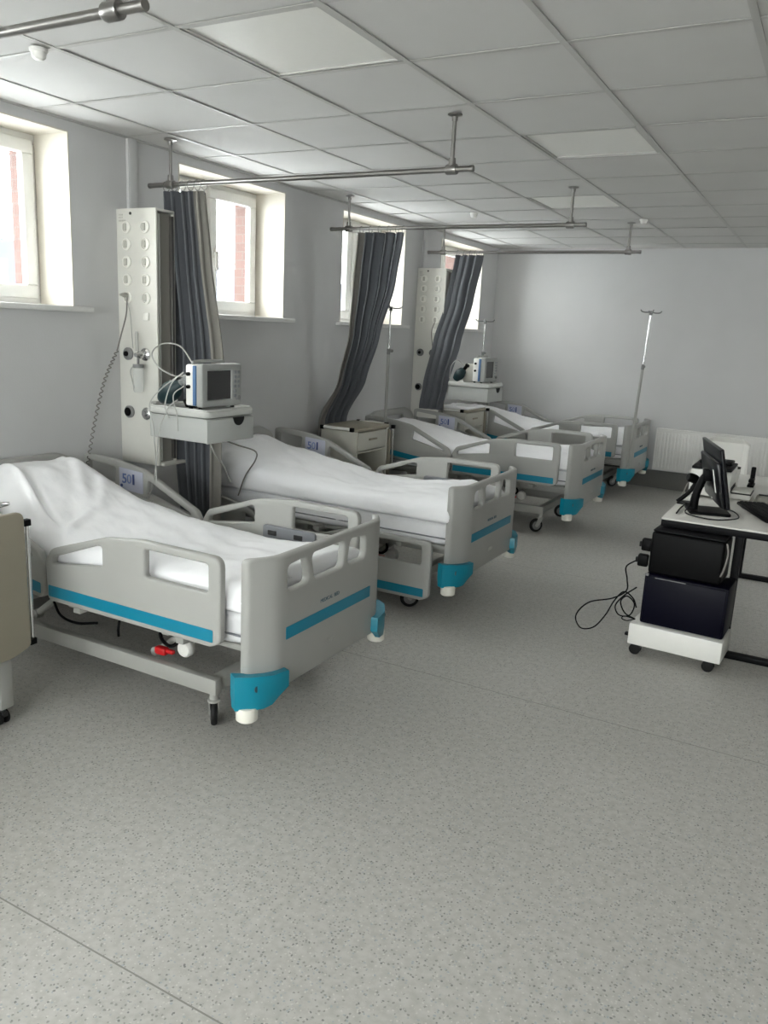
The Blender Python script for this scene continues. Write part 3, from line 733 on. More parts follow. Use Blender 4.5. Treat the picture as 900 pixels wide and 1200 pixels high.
    obj('mattress_deck', slab(.396, .421, .41, -.94, .925, .008, raise_, 40, 2), M['steel'], t)
    # frames
    bm = bmesh.new()
    for s in (-1, 1): box(bm, -.93, .955, s*.29-.02, s*.29+.02, .342, .386, .004)
    for x in (-.92, -.1, .45, .93): box(bm, x-.02, x+.02, -.37, .37, .35, .386, .003)
    box(bm, .93, .975, -.30, -.24, .30, .386, .003); box(bm, .93, .975, .24, .30, .30, .386, .003)
    obj('deck_frame', bm, M['steel'], t)
    bm = bmesh.new()
    for s in (-1, 1): box(bm, -.85, .715, s*.35-.02, s*.35+.02, .152, .218, .004)
    for x in (-.80, .68): box(bm, x-.025, x+.025, -.34, .34, .157, .212, .004)
    obj('base_frame', bm, M['steel'], t)
    for x in (-.35, .42):
        for s in (-1, 1):
            bm = bmesh.new(); tube(bm, [(x-.12,s*.26,.21),(x+.06,s*.26,.345)], .016, 10); tube(bm, [(x-.12,s*.26-.02,.21),(x-.12,s*.26+.02,.21)], .022, 12); obj('lift_arm', bm, M['steel'], t)
    for x0, x1 in ((.02,.34), (-.62,-.28)):
        bm = bmesh.new(); box(bm, x1-.12, x1, -.10, .02, .205, .29, .012); tube(bm, [(x0,-.04,.27),(x1-.1,-.04,.25)], .022, 12); tube(bm, [(x0-.12,-.04,.285),(x0,-.04,.27)], .012, 10); obj('actuator', bm, M['white'], t)
    bm = bmesh.new(); lathe(bm, [(.03,-.02),(.036,-.012),(.036,.012),(.03,.02)], (.49,-.29,.275), 'y', 18); box(bm, .47, .51, -.29, -.26, .275, .30); obj('crank_disc', bm, M['white'], t)
    bm = bmesh.new(); box(bm, .36, .42, -.345, -.31, .238, .272, .01); box(bm, .41, .455, -.335, -.315, .25, .268, .006); obj('release_lever', bm, M['red'], t)
    bm = bmesh.new(); tube(bm, smooth([(-.30,-.30,.315),(-.22,-.33,.275),(-.12,-.33,.262),(-.02,-.30,.275)]), .006, 6); tube(bm, smooth([(.34,-.28,.335),(.37,-.31,.30),(.42,-.31,.275),(.45,-.29,.30),(.43,-.26,.335)]), .008, 6); tube(bm, smooth([(.12,-.3,.33),(.13,-.32,.29),(.12,-.31,.25)]), .006, 6); obj('cable', bm, M['black'], t)
    for x in (-.80, .69):
        for s in (-1, 1): caster(t, x, s*.35, (0, 0, 0, 0)[0] if s < 0 else .5)
    return t
bed = make_bed()
bed_labels = ['nearest hospital bed, first from the camera, with raised side rails and white bedding',
              'second hospital bed from the camera, its near foot rail lowered so the mattress side shows',
              'third hospital bed from the camera, near the middle swept-back curtain',
              'farthest hospital bed against the far wall, with a drip pole at its foot']
beds = [bed]
for k in (1, 2, 3): beds.append(dup(bed))
for b, y, l in zip(beds, BED_Y, bed_labels):
    b.location = (BX, y, 0); b['label'] = l
def near_rail(b, kind):
    rs = [c for c in b.children if c.name.startswith(kind)]
    return min(rs, key=lambda c: sum(v.co.y for v in c.data.vertices)/len(c.data.vertices))
for kind in ('foot_side_rail', 'head_side_rail'):
    r = near_rail(beds[1], kind); r.location.z -= .318; r.location.y -= .012
for b, sw in zip(beds, ((PI*.5,.4,-.86,.9), (.3,.2,.6,.4), (1.2,.9,.75,.6), (.2,1.0,.3,.8))):
    for c, a in zip(sorted([c for c in b.children if c.name.startswith('caster')], key=lambda c: (round(c.location.x, 2), c.location.y)), sw): c.rotation_euler.z = a

# bedding laid on the mattresses
def keyed(ks, x):
    for (a, va), (b, vb) in zip(ks, ks[1:]):
        if x <= b:
            u = min(1, max(0, (x-a)/(b-a))); return va+(vb-va)*u
    return ks[-1][1]
def duvet(by, seed, label, bulge, crease, mound):
    hw, xa, xb, z0 = .448+bulge, -.945, .93, .558
    th = .088
    out = rounded([(-hw,z0),(hw,z0),(hw,z0+th),(-hw,z0+th)], [.03,.03,.042,.042], 5)
    # subdivide the long top run
    prof = []
    m = len(out)
    for i in range(m):
        a, b = out[i], out[(i+1)%m]; prof.append(a)
        if (b-a).length > .3:
            for q in range(1, 76): prof.append(a.lerp(b, q/76))
    n = 190; bm = bmesh.new(); rings = []; so = Vector((seed*3.7, seed*1.3, 0))
    for k in range(n+1):
        x = xa+(xb-xa)*k/n; e = min(k, n-k)/n*(xb-xa)
        ins = .042*(1-math.sqrt(max(0, 1-(1-min(1, e/.042))**2))) if e < .042 else 0
        ring = []
        for p in prof:
            y, z = p; topw = (z-z0)/th
            yy = math.copysign(max(0, abs(y)-ins*.8), y) if abs(y) > .2 else y
            zz = z-ins*.9*(1 if topw > .5 else 0)+(ins*.0)
            P = Vector((x, y, 0))
            zz -= far_sag(y)*(1 if topw > .3 else .86)*(1-.65*min(1, max(0, (x-.45)/.3)))
            if topw > .3:
                wr = .012*noise.noise(P*3.2+so)+.009*noise.noise(Vector((x*5+y*9, y*4-x*3, 1))+so)+.005*noise.noise(P*14+so)+.0025*abs(noise.noise(Vector((x*11+y*24, y*6-x*9, 5))+so))
                for (cx, cy, ang, ln, wd, hgt) in crease:
                    u = (x-cx)*math.cos(ang)+(y-cy)*math.sin(ang); v = -(x-cx)*math.sin(ang)+(y-cy)*math.cos(ang)
                    wr += hgt*math.exp(-(v/wd)**2)*math.exp(-(u/ln)**4)
                zz += wr*min(1, (hw-abs(y))/.05+.35)
            else:
                zz += 0
            if abs(y) > hw-.06 and topw < .75:
                yy += math.copysign(.010*noise.noise(Vector((x*7, z*18, 4))+so)+.004*noise.noise(Vector((x*22, z*30, 2))+so), y)
            hh = sum(keyed(mound, x+d) for d in (-.06, -.03, 0, .03, .06))/5
            ay = abs(y+.02)/hw; fy = 1-(.90 if y > -.02 else .45)*max(0, min(1, (ay-.25)/.75))**(1.2 if y > -.02 else 1.6)
            droop = .03*max(0, (abs(y)-(hw-.10))/.10)**2
            endf = 1-.35*max(0, min(1, (-.86-x)/.085))**2
            zz += max(0, topw)*(hh*fy*endf-droop)
            ring.append(bm.verts.new((x, yy, zz)))
        rings.append(ring)
    q = len(prof)
    for a, b in zip(rings, rings[1:]):
        for i in range(q): bm.faces.new((a[i], a[(i+1)%q], b[(i+1)%q], b[i]))
    bm.faces.new(rings[0]); bm.faces.new(rings[-1])
    bmesh.ops.translate(bm, verts=bm.verts, vec=(0,0,-z0))
    o = obj('duvet', bm, M['sheet'], angle=180); o.location = (BX, by, z0)
    return tag(o, label, 'bedding', 'white bedding on the beds')
duvet(BED_Y[0], 1, 'white cover with creases spread over the nearest hospital bed', .0,
      [(-.47,-.28,-.35,.34,.016,.024),(-.46,-.255,-.35,.30,.02,-.014),(-.40,-.03,-.60,.22,.03,.014),(-.30,.0,-.75,.20,.028,.012),(-.80,.22,-.9,.16,.02,.018),(-.62,.10,-.45,.2,.035,.010),(-.12,-.30,-1.2,.15,.022,.010),(.2,.1,-.4,.3,.05,.006)],
      [(-.945,.19),(-.75,.24),(-.57,.25),(-.30,.13),(.0,.06),(.3,.02),(.5,.015),(.75,.035),(.93,.025)])
duvet(BED_Y[1], 2, 'thick white cover bulging over the near side of the second bed', .012, [(.55,-.2,.2,.3,.03,.010),(.75,.1,.5,.2,.03,.008),(.2,-.3,.1,.4,.03,.008),(-.7,-.2,1.2,.2,.03,.012)],
      [(-.945,.17),(-.80,.19),(-.65,.17),(-.5,.14),(-.2,.085),(.15,.02),(.4,.02),(.65,.055),(.85,.065),(.93,.05)])
duvet(BED_Y[2], 3, 'white cover spread flat over the third bed', 0, [(.3,.1,.4,.3,.03,.008)],
      [(-.945,.14),(-.8,.135),(-.5,.10),(-.2,.04),(.1,.01),(.5,.02),(.8,.055),(.93,.045)])
duvet(BED_Y[3], 4, 'white cover on the farthest bed, partly hidden by its side rails', 0, [(.1,-.1,.4,.3,.03,.008)],
      [(-.945,.15),(-.8,.15),(-.5,.10),(-.2,.04),(.1,.01),(.5,.02),(.8,.055),(.93,.045)])

# ------------------------------------------------------------------ drip poles
def drip_pole(x, y, z0, z1, label, lean=0, hook_dir=1, zc=None):
    t = thing('drip_pole', label, 'drip pole', (x, y, z0), 0, 'drip poles'); t.rotation_euler = (lean[1], lean[0], 0) if lean else (0,0,0)
    h = z1-z0; m = (zc or (z0+h*.66))-z0
    obj('lower_tube', T([(0,0,0),(0,0,m)], .014, 12), M['steel'], t)
    obj('upper_rod', T([(0,0,m),(0,0,h)], .0095, 10), M['chrome'], t)
    bm = bmesh.new(); lathe(bm, [(.014,m-.03),(.016,m-.02),(.016,m+.015),(.012,m+.02)], n=14); tube(bm, [(0,0,m),(.0,.05,m)], .006, 8); lathe(bm, [(.014,.05),(.014,.062)], (0,0,m), 'y', 12); obj('clamp_knob', bm, M['hub'], t)
    bm = bmesh.new(); lathe(bm, [(.015,h-.03),(.018,h-.01),(.018,h+.006),(.006,h+.012)], n=14)
    for a in (0, PI/2, PI, 3*PI/2):
        c, s = math.cos(a+.4), math.sin(a+.4)
        tube(bm, smooth([(0,0,h),(c*.05,s*.05,h-.004),(c*.085,s*.085,h+.001),(c*.10,s*.10,h+.018)], 4), .006, 8)
    obj('hook_crown', bm, M['hub'], t)
drip_pole(BX+.99, 8.22, .36, 1.885, 'tall leaning drip pole at the foot of the farthest bed, against the pale wall', (.028, -.03), zc=1.365)
drip_pole(-3.42, 6.26, .56, 1.785, 'drip pole at the head of the third bed, left of the far console', (0.0, .0), zc=1.42)
drip_pole(-3.33, 8.20, .56, 1.735, 'drip pole at the head of the farthest bed, in the corner by the last window', (0.0, .0), zc=1.40)

# ------------------------------------------------------------------ bedside cabinets
def small_caster(t, x, y, z=.075, r=.03):
    c = obj('caster', bmesh.new(), M['dark'], t)
    bm = bmesh.new(); lathe(bm, [(.012,z),(.012,.05)], (x,y,0), n=12); box(bm, x-.018, x+.018, y-.013, y+.013, .035, .055, .004); bm.to_mesh(c.data); bm.free()
    bm = bmesh.new()
    for s in (-1, 1): lathe(bm, [(r-.006,s*.014-.006),(r,s*.014-.004),(r,s*.014+.004),(r-.006,s*.014+.006)], (x-.01,y,r), 'y', 18)
    obj('wheel', bm, M['rubber'], c)
def bedside_cabinet(x0, y0, label, near=False):
    t = thing('bedside_cabinet', label, 'bedside cabinet', (x0, y0, 0), 0, 'bedside cabinets')
    D, W2, H2 = .33, .50, .845
    bm = bmesh.new()
    box(bm, 0, D, 0, .022, .10, H2-.03, .004); box(bm, 0, D, W2-.022, W2, .10, H2-.03, .004); box(bm, 0, .018, .022, W2-.022, .10, H2-.03)
    box(bm, .01, D-.005, .022, W2-.022, .10, .125); box(bm, .01, D-.01, .022, W2-.022, .43, .445); box(bm, .01, D-.01, .022, W2-.022, .64, .652)
    obj('body', bm, M['cabgrey'], t)
    tp = plate(rounded([(-.01,-.012),(D+.02,-.012),(D+.03,W2/2),(D+.02,W2+.012),(-.01,W2+.012)], [.02,.04,.2,.04,.02]), [], .028, .008, lambda u, v, w: (u, v, H2-.016+w)); obj('top', tp, M['beige'], t)
    d = obj('drawer', B(D-.02, D+.002, .028, W2-.028, .66, H2-.04, .006), M['cabgrey'], t)
    obj('handle', B(D, D+.014, W2/2-.06, W2/2+.06, .735, .75, .004), M['beige'], d)
    dr = obj('door', B(D-.02, D+.002, .028, W2-.028, .13, .43, .006), M['cabgrey'], t)
    obj('handle', B(D, D+.014, W2/2-.06, W2/2+.06, .38, .395, .004), M['beige'], dr)
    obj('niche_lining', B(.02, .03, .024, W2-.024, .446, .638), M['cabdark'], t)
    # side towel bars with black ends
    for y in (-.026, W2+.026):
        r = obj('towel_bar', T([(.03,y,H2-.010),(D-.03,y,H2-.010)], .013, 10), M['white'], t)
        for x in (.03, D-.03):
            bm = bmesh.new(); box(bm, x-.016, x+.016, y-.014, y+.016, H2-.028, H2+.004, .004); obj('end_block', bm, M['black'], r)
    # folded overbed flap on the far side
    fl = plate(rounded([(.02,.33),(D-.0,.33),(D-.0,.80),(.02,.80)], .04), [], .018, .005, lambda u, v, w: (u, W2+.055+w, v)); f = obj('folding_table', fl, M['beige'], t)
    bm = bmesh.new(); tube(bm, [(D+.012,W2+.075,.49),(D+.012,W2+.075,.80)], .009, 10); obj('edge_bar', bm, M['chrome'], f)
    bm = bmesh.new(); box(bm, D-.006, D+.026, W2+.06, W2+.09, .80, .83, .004); obj('edge_cap', bm, M['black'], f)
    for x in (.05, D-.05):
        for y in (.05, W2-.05): 
            bm = bmesh.new(); small_caster(t, x, y, .10)
    return t
bedside_cabinet(-3.49, 5.335, 'grey bedside cabinet with drawer and open niche between second and third beds')
bedside_cabinet(-3.53, 7.54, 'far bedside cabinet between third and farthest beds, white cloth on its top')
bm = bmesh.new()
g = []
for i in range(25):
    row = []
    for j in range(25):
        x, y = -.15+.32*i/24, -.23+.46*j/24
        row.append((x, y, .022+.012*noise.noise(Vector((x*9, y*9, 3)))+.006*noise.noise(Vector((x*25, y*25, 8)))))
    g.append(row)
top = [[bm.verts.new(p) for p in r] for r in g]; low = [[bm.verts.new((p[0], p[1], 0)) for p in r] for r in g]
for i in range(24):
    for j in range(24):
        bm.faces.new((top[i][j], top[i+1][j], top[i+1][j+1], top[i][j+1])); bm.faces.new((low[i][j], low[i][j+1], low[i+1][j+1], low[i+1][j]))
for i in range(24):
    bm.faces.new((top[i][0], low[i][0], low[i+1][0], top[i+1][0])); bm.faces.new((top[i][24], top[i+1][24], low[i+1][24], low[i][24]))
    bm.faces.new((top[0][i], top[0][i+1], low[0][i+1], low[0][i])); bm.faces.new((top[24][i], low[24][i], low[24][i+1], top[24][i+1]))
o = tag(obj('folded_cloth', bm, M['sheet'], angle=180), 'white folded cloth lying on the far bedside cabinet', 'cloth'); o.location = (-3.36, 7.80, .844)

def near_cabinet():
    t = thing('bedside_cabinet', 'beige bedside cabinet cut off by the left edge, overbed flap folded down', 'bedside cabinet', (-2.82, 1.65, 0), 0, 'bedside cabinets')
    bm = bmesh.new(); box(bm, -.20, .17, -.24, .24, .30, .82, .008); obj('body', bm, M['cabgrey'], t)
    tp = plate(rounded([(-.22,-.27),(.19,-.27),(.19,.27),(-.22,.27)], .03), [], .028, .008, lambda u, v, w: (u, v, .838+w)); obj('top', tp, M['cabgrey'], t)
    fl = plate(rounded([(-.30,.305),(.215,.305),(.297,.33),(.292,.872),(-.30,.872)], [.05,.12,.03,.035,.05]), [], .022, .006, lambda u, v, w: (.215+w, u, v)); f = obj('folding_table', fl, M['beige'], t)
    bm = bmesh.new(); tube(bm, [(.213,.312,.355),(.213,.312,.835)], .008, 10); obj('edge_bar', bm, M['chrome'], f)
    for z in (.345, .825): obj('edge_cap', B(.202,.226,.292,.322,z-.013,z+.013,.003), M['black'], f)
    bm = bmesh.new(); tube(bm, smooth([(.05,.27,.862),(.10,.30,.876),(.12,.27,.888),(.10,-.1,.892)]), .006, 8); obj('top_rail', bm, M['chrome'], t)
    bm = bmesh.new()
    for y in (-.22, .22):
        for x in (-.16, .13): box(bm, x-.035, x+.035, y-.03, y+.03, .075, .30, .008)
    box(bm, -.16, .13, -.20, .20, .09, .12, .004); obj('plinth', bm, M['steel'], t)
    for y in (-.2, .2):
        bm = bmesh.new(); box(bm, .14, .15, y-.10 if y > 0 else y, y if y > 0 else y+.10, .14, .30); obj('vent_panel', bm, M['dark'], t)
    for y in (-.22, .22):
        for x in (-.15, .13): small_caster(t, x, y, .075)
near_cabinet()

# ------------------------------------------------------------------ radiator on the far wall
t = thing('radiator', 'white ribbed panel radiator along the bottom of the far wall', 'radiator', (-.55, FY-.02, .22))
RW = 1.07
bm = bmesh.new(); n = 60
for k in range(n):
    x0 = -RW+2*RW*k/n; w = 2*RW/n
    box(bm, x0+w*.22, x0+w*.78, -.098, -.088, .03, .42, .003)
box(bm, -RW, RW, -.09, -.075, 0, .452, .004); obj('front_panel', bm, M['radiator'], t)
obj('rear_panel', B(-RW, RW, -.045, -.035, 0, .45, .003), M['radiator'], t)
bm = bmesh.new(); box(bm, -RW-.004, RW+.004, -.10, -.03, .452, .462, .003)
for k in range(80): box(bm, -RW+.02+.0265*k, -RW+.03+.0265*k, -.088, -.042, .4615, .4655)
obj('top_grille', bm, M['radiator'], t)
for s in (-1, 1): obj('side_cover', B(s*RW-.006, s*RW+.006, -.10, -.03, 0, .462, .003), M['radiator'], t)
bm = bmesh.new(); 
for x in (-.7, .7): box(bm, x-.02, x+.02, -.036, .017, .1, .4, .002)
obj('wall_bracket', bm, M['radiator'], t)

# ------------------------------------------------------------------ desk
t = thing('desk', 'white-topped desk with black steel frame at the right edge of the photo', 'desk', (.25, 5.15, 0))
dx0, dx1, dy0, dy1 = -.92, .95, -.91, .98
obj('desk_top', B(dx0, dx1, dy0, dy1, .7205, .73, .002), M['desk'], t)
bm = bmesh.new(); box(bm, dx0+.001, dx1-.001, dy0+.001, dy0+.03, .686, .7205, .002); box(bm, dx0+.001, dx0+.03, dy0+.04, dy1-.05, .69, .7205, .002); box(bm, dx0+.01, dx1-.01, dy1-.05, dy1-.01, .655, .7045, .003)
box(bm, dx0+.30, dx0+.34, dy0+.04, dy1-.05, .66, .70, .003); box(bm, dx1-.34, dx1-.30, dy0+.04, dy1-.05, .66, .70, .003); obj('apron', bm, M['blackmetal'], t)
for y in (4.40-5.15, 6.07-5.15):
    for x in (-.55 if y < 0 else -.64, .72):
        obj('leg', B(x-.02, x+.02, y-.02, y+.02, .03, .70, .003), M['blackmetal'], t)
    obj('foot_rail', B(-.66, .80, y-.022, y+.022, 0, .032, .004), M['blackmetal'], t)
# back panel seen below the top
DZ = .731
# computer tower trolley
t = thing('computer_trolley', 'low white wheeled trolley holding black computer towers under the desk corner', 'trolley', (-.50, 4.27, 0), math.radians(-3))
bm = bmesh.new(); box(bm, -.235, .225, -.165, .09, .062, .176, .006); obj('base_box', bm, M['white'], t)
for x in (-.19, .175):
    for y in (-.12, .05): small_caster(t, x, y, .065, .029)
obj('brake_pedal', B(-.262,-.234,-.13,-.10,.09,.105,.004), M['black'], t)
t = thing('computer_tower', 'dark navy computer tower standing on the white trolley', 'computer', (-.487, 4.275, .177), math.radians(-3))
bm = bmesh.new(); box(bm, -.205, .205, -.15, .085, .006, .27, .012); obj('case', bm, M['navy'], t)
obj('front_panel', B(-.195, .195, -.158, -.148, .02, .262, .006), M['navy'], t)
for x in (-.16, .16): obj('foot', B(x-.02, x+.02, -.10, .07, 0, .008, .002), M['black'], t)
bm = bmesh.new(); box(bm, -.203, -.185, -.155, -.14, .262, .274, .002); box(bm, -.15, .0, -.160, -.157, .258, .262); obj('trim', bm, M['hub'], t)
t = thing('power_unit', 'black power unit box stacked on the navy computer tower', 'power unit', (-.500, 4.285, .449), math.radians(-3))
bm = bmesh.new(); box(bm, -.185, .17, -.145, .072, 0, .222, .016, 3); obj('case', bm, M['black'], t)
obj('lid', B(-.18, .165, -.14, .068, .2225, .232, .004), M['blackmetal'], t)
bm = bmesh.new(); tube(bm, smooth([(.172,-.13,.215),(.185,-.14,.17),(.178,-.142,.10),(.165,-.14,.05)]), .005, 6); obj('cord', bm, M['greycord'], t)
# plugs and cables beside the trolley
for (x, y, z, lab) in ((-.724, 4.20, .585, 'black plug adapter sticking out at the upper left of the power unit'), (-.735, 4.20, .50, 'black plug below the upper adapter at the left of the power unit')):
    bm = bmesh.new(); box(bm, -.018, .034, -.02, .02, -.032, .032, .008); o = tag(obj('power_plug', bm, M['black']), lab, 'plug'); o.location = (x, y, z)
    bm = bmesh.new(); box(bm, -.03, -.018, -.01, .01, -.014, .012, .003); obj('cord_grip', bm, M['rubber'], o)
bm = bmesh.new()
tube(bm, smooth([(-.752,4.19,.50),(-.80,4.16,.46),(-.785,4.14,.40),(-.78,4.13,.34),(-.84,4.10,.295),(-.95,4.06,.26),(-1.00,4.02,.19),(-.965,4.00,.135),(-.90,4.01,.15),(-.855,4.05,.215),(-.825,4.08,.29),(-.79,4.12,.335),(-.745,4.15,.30),(-.725,4.16,.25)], 8), .0038, 6)
tube(bm, smooth([(-.735,4.16,.36),(-.79,4.13,.31),(-.825,4.12,.25),(-.80,4.12,.205),(-.75,4.14,.21),(-.735,4.15,.27),(-.77,4.12,.315),(-.80,4.12,.28),(-.775,4.13,.22),(-.722,4.15,.19)], 8), .0038, 6)
tube(bm, smooth([(-.722,4.15,.17+.02),(-.77,4.12,.205),(-.785,4.12,.19),(-.76,4.13,.18),(-.722,4.15,.19)], 8), .003, 6)
tag(obj('cable_loop', bm, M['black']), 'tangled black cables looping out from the left side of the trolley', 'cables')
# under-desk socket strip
t = thing('socket_strip', 'white socket strip fixed under the front edge of the desk top', 'socket strip', (-.50, 4.276, .685))
obj('body', B(-.085, .10, .0, .035, -.03, .0-.001, .004), M['white'], t); obj('plug', B(-.125, -.09, .0, .03, -.045, -.001, .006), M['white'], t)

# screen on the desk
ang = math.radians(16.8)
t = thing('computer_monitor', 'black computer monitor seen from its glossy back, on the desk corner', 'computer monitor', (-.485, 4.55, DZ), ang)
tilt = math.radians(-13)
R4 = Matrix.Translation((-.02+.0, 0, .10)) @ Matrix.Rotation(tilt, 4, 'Y')
pn = plate(rounded([(-.272,0),(.272,0),(.272,.31),(-.272,.31)], .008), [], .018, .004, lambda u, v, w: (w, u, v)); bmesh.ops.transform(pn, matrix=Matrix.Translation((.045,0,.07)) @ Matrix.Rotation(tilt, 4, 'Y'), verts=pn.verts); obj('panel', pn, M['gloss'], t)
bk = B(-.03, -.008, -.25, .25, .0, .24, .01); bmesh.ops.transform(bk, matrix=Matrix.Translation((.045,0,.07)) @ Matrix.Rotation(tilt, 4, 'Y'), verts=bk.verts); obj('back_cover', bk, M['gloss'], t)
sc = B(.0085, .0105, -.26, .26, .02, .30); bmesh.ops.transform(sc, matrix=Matrix.Translation((.045,0,.07)) @ Matrix.Rotation(tilt, 4, 'Y'), verts=sc.verts); obj('screen', sc, M['screen'], t, sm=False)
lb = B(-.0315, -.0295, -.14, -.115, .07, .19); bmesh.ops.transform(lb, matrix=Matrix.Translation((.045,0,.07)) @ Matrix.Rotation(tilt, 4, 'Y'), verts=lb.verts); obj('reflection_strip', lb, M['paper'], t, sm=False)  # pale strip painted in as a window's reflection on the glossy back
bs = plate(rounded([(-.11,-.10),(.10,-.10),(.10,.10),(-.11,.10)], .02), [], .014, .004, lambda u, v, w: (u, v, w+.007)); obj('stand_base', bs, M['black'], t)
bm = bmesh.new(); tube(bm, smooth([(-.075,0,.012),(-.072,0,.09),(-.05,0,.17),(-.03,0,.20)], 5), .021, 12); box(bm, -.05, .0, -.03, .03, .17, .23, .008); obj('stand_neck', bm, M['black'], t)
bm = bmesh.new(); tube(bm, smooth([(-.05,.03,.12),(-.085,.03,.08),(-.10,-.02,.03),(-.13,-.12,.008),(-.02,-.22,.006),(.12,-.14,.006),(.14,.02,.006),(.10,.14,.006)], 8), .0035, 6); obj('cable', bm, M['black'], t)
# black scanner on a foot beside the monitor
t = thing('handheld_scanner', 'small black scanner on an angled foot between monitor stand and printer', 'scanner', (-.618, 4.71, DZ))
bm = bmesh.new(); box(bm, -.05, .04, -.045, .045, 0, .01, .004); obj('foot', bm, M['black'], t)
bm = bmesh.new(); tube(bm, smooth([(-.05,-.02,.008),(-.01,-.01,.05),(.02,0,.09),(.035,0,.12)], 5), [.012]*10+[.016]*6, 10); obj('stem', bm, M['black'], t)
bm = bmesh.new(); tube(bm, smooth([(-.01,-.02,.155),(.02,0,.145),(.045,.01,.125),(.065,.02,.10)], 5), [.02,.024,.026,.026,.026,.026,.026,.025,.024,.024,.023,.022,.021,.02,.018,.016], 12); obj('head', bm, M['black'], t)
bm = bmesh.new(); tube(bm, smooth([(-.03,-.04,.012),(.0,-.09,.012),(-.005,-.2,.006),(.0,-.34,.006)], 8), .0045, 6); obj('cable', bm, M['black'], t)
# printer
t = thing('printer', 'white desktop printer with black top behind the computer monitor', 'printer', (-.48, 5.13, DZ))
bm = bmesh.new(); box(bm, -.175, .05, -.16, .16, .012, .165, .01); obj('body', bm, M['white'], t)
obj('lid', B(-.172, .048, -.158, .158, .1655, .182, .005), M['blackmetal'], t)
bm = bmesh.new(); box(bm, -.15, .03, -.02, .15, .1825, .20, .006); obj('paper_tray', bm, M['black'], t)
for x in (-.14, .02):
    for y in (-.13, .13): obj('foot', B(x-.015, x+.015, y-.015, y+.015, 0, .013), M['black'], t)
obj('paper_slot', B(.045, .052, -.12, .12, .04, .07), M['black'], t)
bm = bmesh.new(); tube(bm, smooth([(-.178,-.02,.06),(-.2,-.04,.05),(-.206,-.10,.006),(-.212,-.18,-.05),(-.215,-.25,-.2)], 8), .004, 6); obj('mains_cable', bm, M['greycord'], t)
# keyboard
kd = Vector((-.196+.38, 4.46-4.90)).normalized()
t = thing('keyboard', 'black keyboard lying right of the computer monitor, cut off by the frame', 'keyboard', (-.288, 4.68, DZ), math.atan2(kd.y, kd.x)+PI/2)
# local +y runs along the left edge away from the camera
bm = bmesh.new(); box(bm, 0, .155, -.235, .235, 0, .018, .006); obj('body', bm, M['black'], t)
bm = bmesh.new()
for r in range(6):
    for k in range(20):
        box(bm, .012+.023*r, .031+.023*r, -.225+.0225*k, -.206+.0225*k, .018, .025, .002, 1)
obj('keys', bm, M['rubber'], t)['kind'] = 'stuff'
# papers and small things at the back of the desk
t = tag(obj('paper_stack', B(-.06,.06,-.09,.09,0,.028,.002), M['paper']), 'thick stack of white paper behind the computer monitor', 'paper'); t.location = (-.385, 5.16, DZ)
obj('folder', B(-.065,.065,-.095,.095,.0285,.036,.002), M['dark'], t); obj('top_sheets', B(-.06,.06,-.09,.09,.0365,.046,.002), M['paper'], t)
t = tag(obj('document_folder', B(-.09,.09,-.13,.13,0,.012,.002), M['folder']), 'flat grey document folder behind the keyboard', 'folder'); t.location = (-.21, 5.12, DZ)
obj('clip', B(-.08,.08,.10,.12,.0125,.02,.002), M['dark'], t)
t = thing('paper_cup', 'white paper cup standing behind the computer monitor', 'cup', (-.465, 5.50, DZ))
bm = bmesh.new(); lathe(bm, [(.026,0),(.036,.115),(.038,.12),(.034,.119),(.03,.06),(.02,.05)]); obj('cup', bm, M['white'], t)
bm = bmesh.new(); lathe(bm, [(.034,.12),(.036,.13),(.01,.133)]); obj('lid', bm, M['dark'], t)
t = thing('desk_stapler', 'small black stapler standing at the rear of the desk', 'stapler', (-.365, 5.62, DZ))
bm = bmesh.new(); box(bm, -.02, .02, -.06, .06, 0, .015, .004); obj('base', bm, M['black'], t)
bm = bmesh.new(); box(bm, -.016, .016, -.05, .055, .03, .05, .006); box(bm, -.014, .014, .03, .055, .015, .12, .006); obj('arm', bm, M['black'], t)

# white moulded chair beyond the desk
t = thing('chair', 'white moulded chair back standing beyond the desk, before the radiator', 'chair', (-.685, 7.0, 0))
bm = bmesh.new(); g = []
nu, nv = 28, 30
for j in range(nv+1):
    f = j/nv; row = []
    z = .43+f*.44
    for i in range(nu+1):
        q = -1+2*i/nu; half = .17-.03*(max(0, f-.88)/.12)**3; x = q*half
        yb = .16+.05*f-.075*max(0, abs(q)-.72)/.28-.05*max(0, f-.9)/.1
        row.append(bm.verts.new((x, yb, z-.012*max(0, abs(q)-.8)/.2*(f > .9))))
    g.append(row)
for j in range(nv):
    for i in range(nu): bm.faces.new((g[j][i], g[j][i+1], g[j+1][i+1], g[j+1][i]))
c = obj('backrest', bm, M['white'], t, angle=30); m = c.modifiers.new('thickness', 'SOLIDIFY'); m.thickness = .012; m.offset = 0
st = plate(rounded([(-.20,-.24),(.20,-.24),(.18,.165),(-.18,.165)], .05), [], .022, .008, lambda u, v, w: (u, v, .43+w+.02*u*u*4)); obj('seat', st, M['white'], t)
for sx in (-1, 1):
    for sy in (-1, 1): obj('leg', T([(sx*.16,sy*.15-.02,.42),(sx*.21,sy*.21-.02,0.002)], .012, 10), M['chrome'], t)

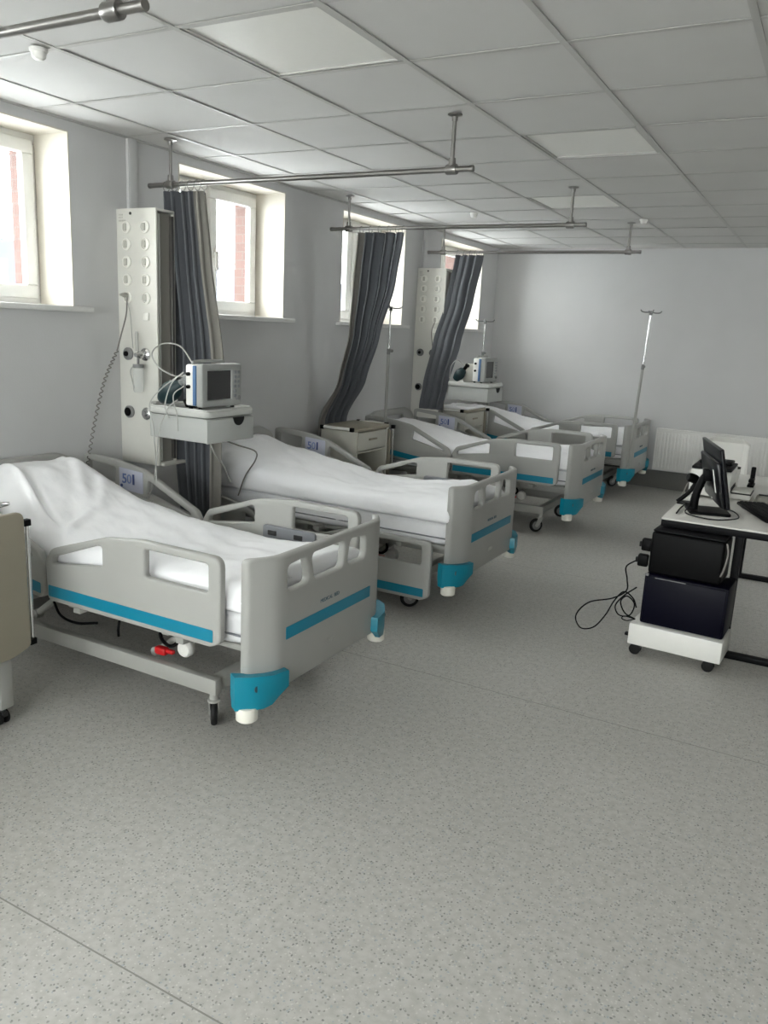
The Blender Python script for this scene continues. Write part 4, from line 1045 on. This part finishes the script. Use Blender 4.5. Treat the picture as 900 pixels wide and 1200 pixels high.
# ------------------------------------------------------------------ outside
bm = bmesh.new(); box(bm, -60, WX-.46, -40, 60, -.3, -.1); struct('trim_4', bm, M['asphalt'], sm=False)
bl = thing('building', 'pale building with a blue band seen through the windows', 'building', (-32, 22, -.1))
obj('wall', B(-5, 5, -22, 30, 0, 3.2), M['facade'], bl, sm=False); obj('blue_band', B(5, 5.2, -22, 30, 2.6, 4.2), M['blueclad'], bl, sm=False)
bm = bmesh.new()
for k in range(12): box(bm, 5.0, 5.05, -20+4*k, -18.2+4*k, .9, 2.3)
obj('window_row', bm, M['screen'], bl, sm=False)
for k, (x, y, r) in enumerate(((-13,9.5,1.1),(-14,12.5,1.3),(-13.5,16,1.0),(-15,21,1.3))):
    bm = bmesh.new(); bmesh.ops.create_icosphere(bm, subdivisions=4, radius=r)
    for v in bm.verts:
        v.co *= 1+.22*noise.noise(v.co*2.2+Vector((k,0,0)))+.10*noise.noise(v.co*7); v.co.z = v.co.z*.9
    o = tag(obj('shrub', bm, M['hedge']), 'green shrub outside seen through the lower part of a window', 'shrub', 'shrubs outside'); o.location = (x, y, r*.7)

# ------------------------------------------------------------------ daylight
w = bpy.data.worlds.new('sky'); bpy.context.scene.world = w; w.use_nodes = True
nt = w.node_tree; bgn = nt.nodes['Background']
bgn.inputs['Color'].default_value = (.985, .985, .99, 1); bgn.inputs['Strength'].default_value = 5.5
def portal(loc, rot, sx, sy):
    L = bpy.data.lights.new('sky_portal', 'AREA'); L.shape = 'RECTANGLE'; L.size = sx; L.size_y = sy; L.cycles.is_portal = True
    o = bpy.data.objects.new('sky_portal', L); C.objects.link(o); o.location = loc; o.rotation_euler = rot
for a, b in WIN: portal((WX-.47, (a+b)/2, (WZ0+WZ1)/2), (0, -PI/2, 0), WZ1-WZ0, b-a)
portal((RX+.21, 8.15, 2.05), (0, PI/2, 0), .8, 1.1)
for a, b in FILL_WIN: portal(((a+b)/2, BY-.26, 1.7), (PI/2, 0, 0), b-a, 1.5)

sun = bpy.data.lights.new('sun', 'SUN'); sun.energy = 10; sun.angle = .02; sun.color = (1, .98, .95)
so_ = bpy.data.objects.new('sun', sun); C.objects.link(so_); so_.location = (10, 5, 12); so_.rotation_euler = Vector((-.62, -.22, -.75)).to_track_quat('-Z', 'Y').to_euler()
# ------------------------------------------------------------------ camera
cam = bpy.data.cameras.new('camera'); cam.sensor_fit = 'VERTICAL'; cam.sensor_height = 24; cam.lens = 942.273/1200*24
cam.clip_start = .05; cam.clip_end = 200
co = bpy.data.objects.new('camera', cam); C.objects.link(co)
r = Vector((0.8732490273583177, 0.4849558376403119, 0.04747601243086382)); u = Vector((-0.14859631765775871, 0.172243110691737, 0.973782031667143)); f = Vector((-0.4640638647818925, 0.8574089726366394, -0.22247378058071465))
m = Matrix((( r.x, u.x, -f.x, 0), (r.y, u.y, -f.y, 0), (r.z, u.z, -f.z, 1.61), (0,0,0,1)))
co.matrix_world = m
sc = bpy.context.scene; sc.camera = co
vs = sc.view_settings; vs.view_transform = 'Standard'; vs.look = 'None'; vs.gamma = 1; vs.use_curve_mapping = False; vs.exposure = 1.96
sc.cycles.max_bounces = 12; sc.cycles.diffuse_bounces = 8; sc.cycles.transparent_max_bounces = 12
